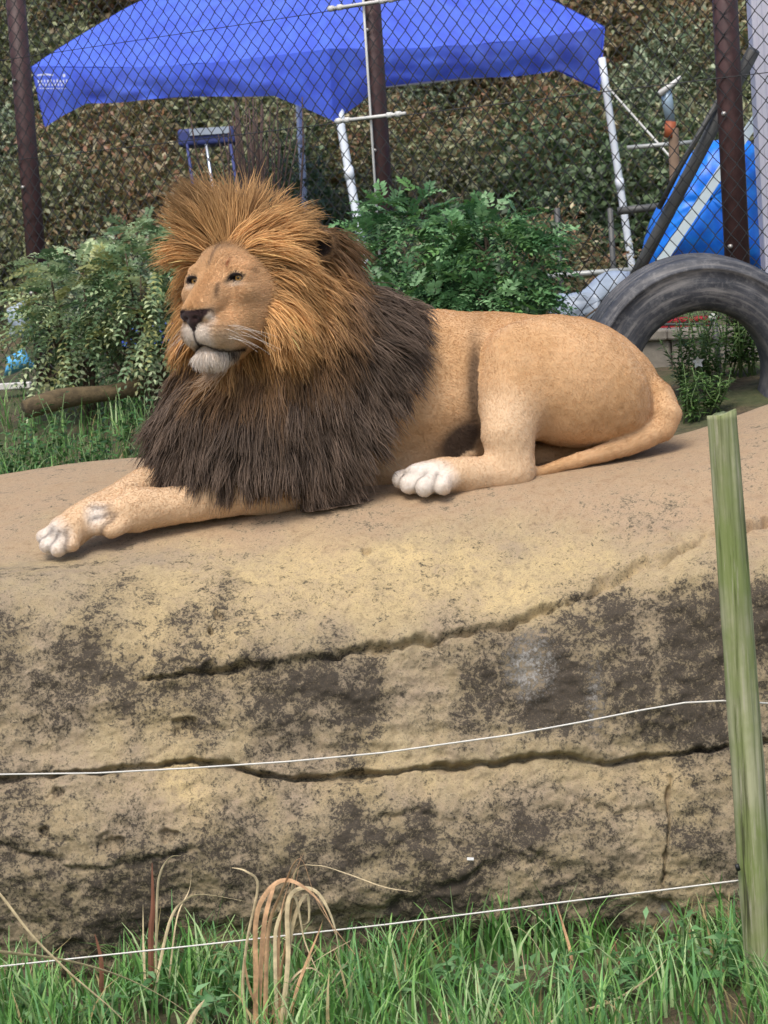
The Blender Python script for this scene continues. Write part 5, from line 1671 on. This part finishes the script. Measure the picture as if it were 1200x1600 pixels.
M_DRY = None
def build_reeds():
    m1 = simple_mat('dry_reed_pale', lin(206, 186, 146), .8, 0, .32, 38); m2 = simple_mat('dry_reed_brown', lin(186, 148, 110), .8, 0, .4, 38); m3 = simple_mat('dry_reed_red', lin(124, 80, 60), .7, 0, .2, 20)
    def ribbon(pts, w0, mat, parent, Y, seed, name='blade'):
        r_ = np.random.default_rng(seed)
        W = np.array([P(x, y, Y) for x, y in pts])
        W[:, 1] += np.cumsum(r_.normal(size=len(W)) * .012)
        u = np.linspace(0, len(W) - 1, 6 * (len(W) - 1) + 1)
        S = catmull(W, u); n = len(S)
        tg = nrmz(np.gradient(S, axis=0)); tw = r_.uniform(-.8, .8) + np.linspace(0, r_.uniform(-2.2, 2.2), n)
        s0 = nrmz(np.cross(tg, np.array([0, 1.0, 0.15]))); s1 = np.cross(tg, s0)
        sd = s0 * np.cos(tw)[:, None] + s1 * np.sin(tw)[:, None]; nn = np.cross(tg, sd)
        w = w0 * .95 * mpp(Y) * .5 * np.clip(1.0 - np.linspace(0, 1, n) ** 3, .12, 1)
        L, R = S - sd * w[:, None], S + sd * w[:, None]; M_ = S + nn * (w * .22)[:, None]
        V = np.stack([L, M_, R], 1).reshape(-1, 3)
        F = [(3 * i + a, 3 * i + a + 1, 3 * i + a + 4, 3 * i + a + 3) for i in range(n - 1) for a in (0, 1)]
        o = mesh_obj(name, V, F, mat, parent, False)
        so = o.modifiers.new('solid', 'SOLIDIFY'); so.thickness = .0006
    Yr = -1.56
    root = empty('dry_reed_clump', PZ(430, Yr, 0.0)); tag(root, 'clump of dry tan reeds with bent tips in the grass before the rock', 'reeds')
    B = 1650
    for i, (pts, w, m) in enumerate((
        ([(420, B), (425, 1600), (445, 1480), (470, 1336)], 8, m2), ([(438, B), (440, 1600), (450, 1500), (452, 1400), (492, 1390), (522, 1445), (532, 1520)], 8, m1),
        ([(398, B), (400, 1550), (400, 1440), (415, 1395), (440, 1372), (468, 1373), (500, 1400), (525, 1445)], 9, m2), ([(412, B), (415, 1580), (420, 1450), (440, 1390), (470, 1335), (500, 1410), (555, 1485)], 8, m2),
        ([(446, B), (452, 1480), (460, 1368), (495, 1352), (540, 1365), (600, 1387), (645, 1393)], 6, m1), ([(432, B), (435, 1595), (435, 1480), (445, 1400), (475, 1330)], 9, m2),
        ([(442, B), (445, 1595), (452, 1480), (465, 1420), (480, 1400), (482, 1440), (470, 1445)], 7, m1), ([(406, B), (405, 1560), (412, 1450), (425, 1400), (432, 1385)], 10, m2),
        ([(428, B), (450, 1560), (470, 1525), (500, 1500), (548, 1475)], 5, m1), ([(425, B), (440, 1560), (480, 1515), (520, 1545), (545, 1590)], 6, m1),
        ([(415, B), (408, 1590), (390, 1540), (382, 1490)], 8, m2), ([(450, B), (460, 1560), (480, 1500), (500, 1450), (505, 1430)], 6, m2),
        ([(400, B), (380, 1560), (386, 1470), (402, 1388), (385, 1362), (362, 1356)], 6, m1), ([(455, B), (480, 1585), (500, 1560), (545, 1500)], 6, m1), ([(436, B), (430, 1500), (434, 1440), (460, 1400), (476, 1470), (500, 1520)], 6, m1))):
        ribbon(pts, w, m, root, Yr, 500 + i)
    root = empty('dry_reed_tuft', PZ(240, -1.3, 0.0)); tag(root, 'small tuft of reddish and pale dry blades left of the reed clump', 'reeds')
    for i, (pts, w, m) in enumerate((([(243, 1560), (245, 1412), (250, 1365), (265, 1342), (283, 1336)], 5, m1), ([(240, 1560), (265, 1440), (290, 1407), (320, 1400), (380, 1408)], 5, m1), ([(236, 1560), (235, 1460), (238, 1420), (237, 1350)], 10, m3), ([(228, 1560), (224, 1480), (223, 1415)], 6, m1), ([(262, 1540), (275, 1440), (293, 1400), (296, 1370)], 3, m1), ([(158, 1560), (160, 1500), (150, 1455)], 8, m3))):
        ribbon(pts, w, m, root, -1.3, 530 + i)
    stalks = [([(-40, 1360), (0, 1402), (50, 1465), (110, 1525), (175, 1580), (230, 1640)], 5, m1, -1.62, 'pale dry stalk lying aslant over the grass, sloping down to the reeds'),
              ([(-40, 1480), (0, 1490), (65, 1503), (130, 1515), (200, 1540), (270, 1580), (330, 1625)], 8, m1, -1.60, 'thick dry stalk lying across the grass under the sloping stalk'),
              ([(862, 1590), (862, 1548), (858, 1515), (832, 1465), (805, 1443), (790, 1446)], 5, m1, -1.35, 'pale arched dry blade with its tip bent over'),
              ([(845, 1620), (870, 1590), (950, 1562), (1010, 1528), (1042, 1498)], 5, m1, -1.6, 'long dry stem reaching up towards the wooden stake'),
              ([(850, 1600), (825, 1540), (815, 1480)], 4, m1, -1.5, 'short dry stem rising from the grass beside the arched blade'),
              ([(895, 1560), (894, 1500), (884, 1460), (872, 1420)], 6, m2, -1.2, 'stiff brown dead stem close against the rock'),
              ([(964, 1560), (966, 1510), (958, 1465)], 7, m3, -1.25, 'dark reddish dead stem among green blades'),
              ([(280, 1640), (300, 1590), (320, 1560)], 9, m1, -1.7, 'curled straw blade at the foot of the reed clump'),]
    for i, (pts, w, m, Y, lab) in enumerate(stalks):
        ribbon(pts, w, m, None, Y, 560 + i, 'dry_stalk')
        o = bpy.context.scene.collection.objects[-1]; tag(o, lab, 'dry stalk')
build_reeds()
# scrap of white litter on the rock face
mb = MB(); c = P(735, 1342, -1.035); mb.box(c, (.009, .003, .003), np.array([[1, 0, .1], [0, 1, 0], [-.1, 0, 1]]))
o = mb.build('paper_scrap', simple_mat('paper', lin(230, 230, 226), .7), None, False); tag(o, 'tiny white paper scrap stuck on the rock face', 'litter')
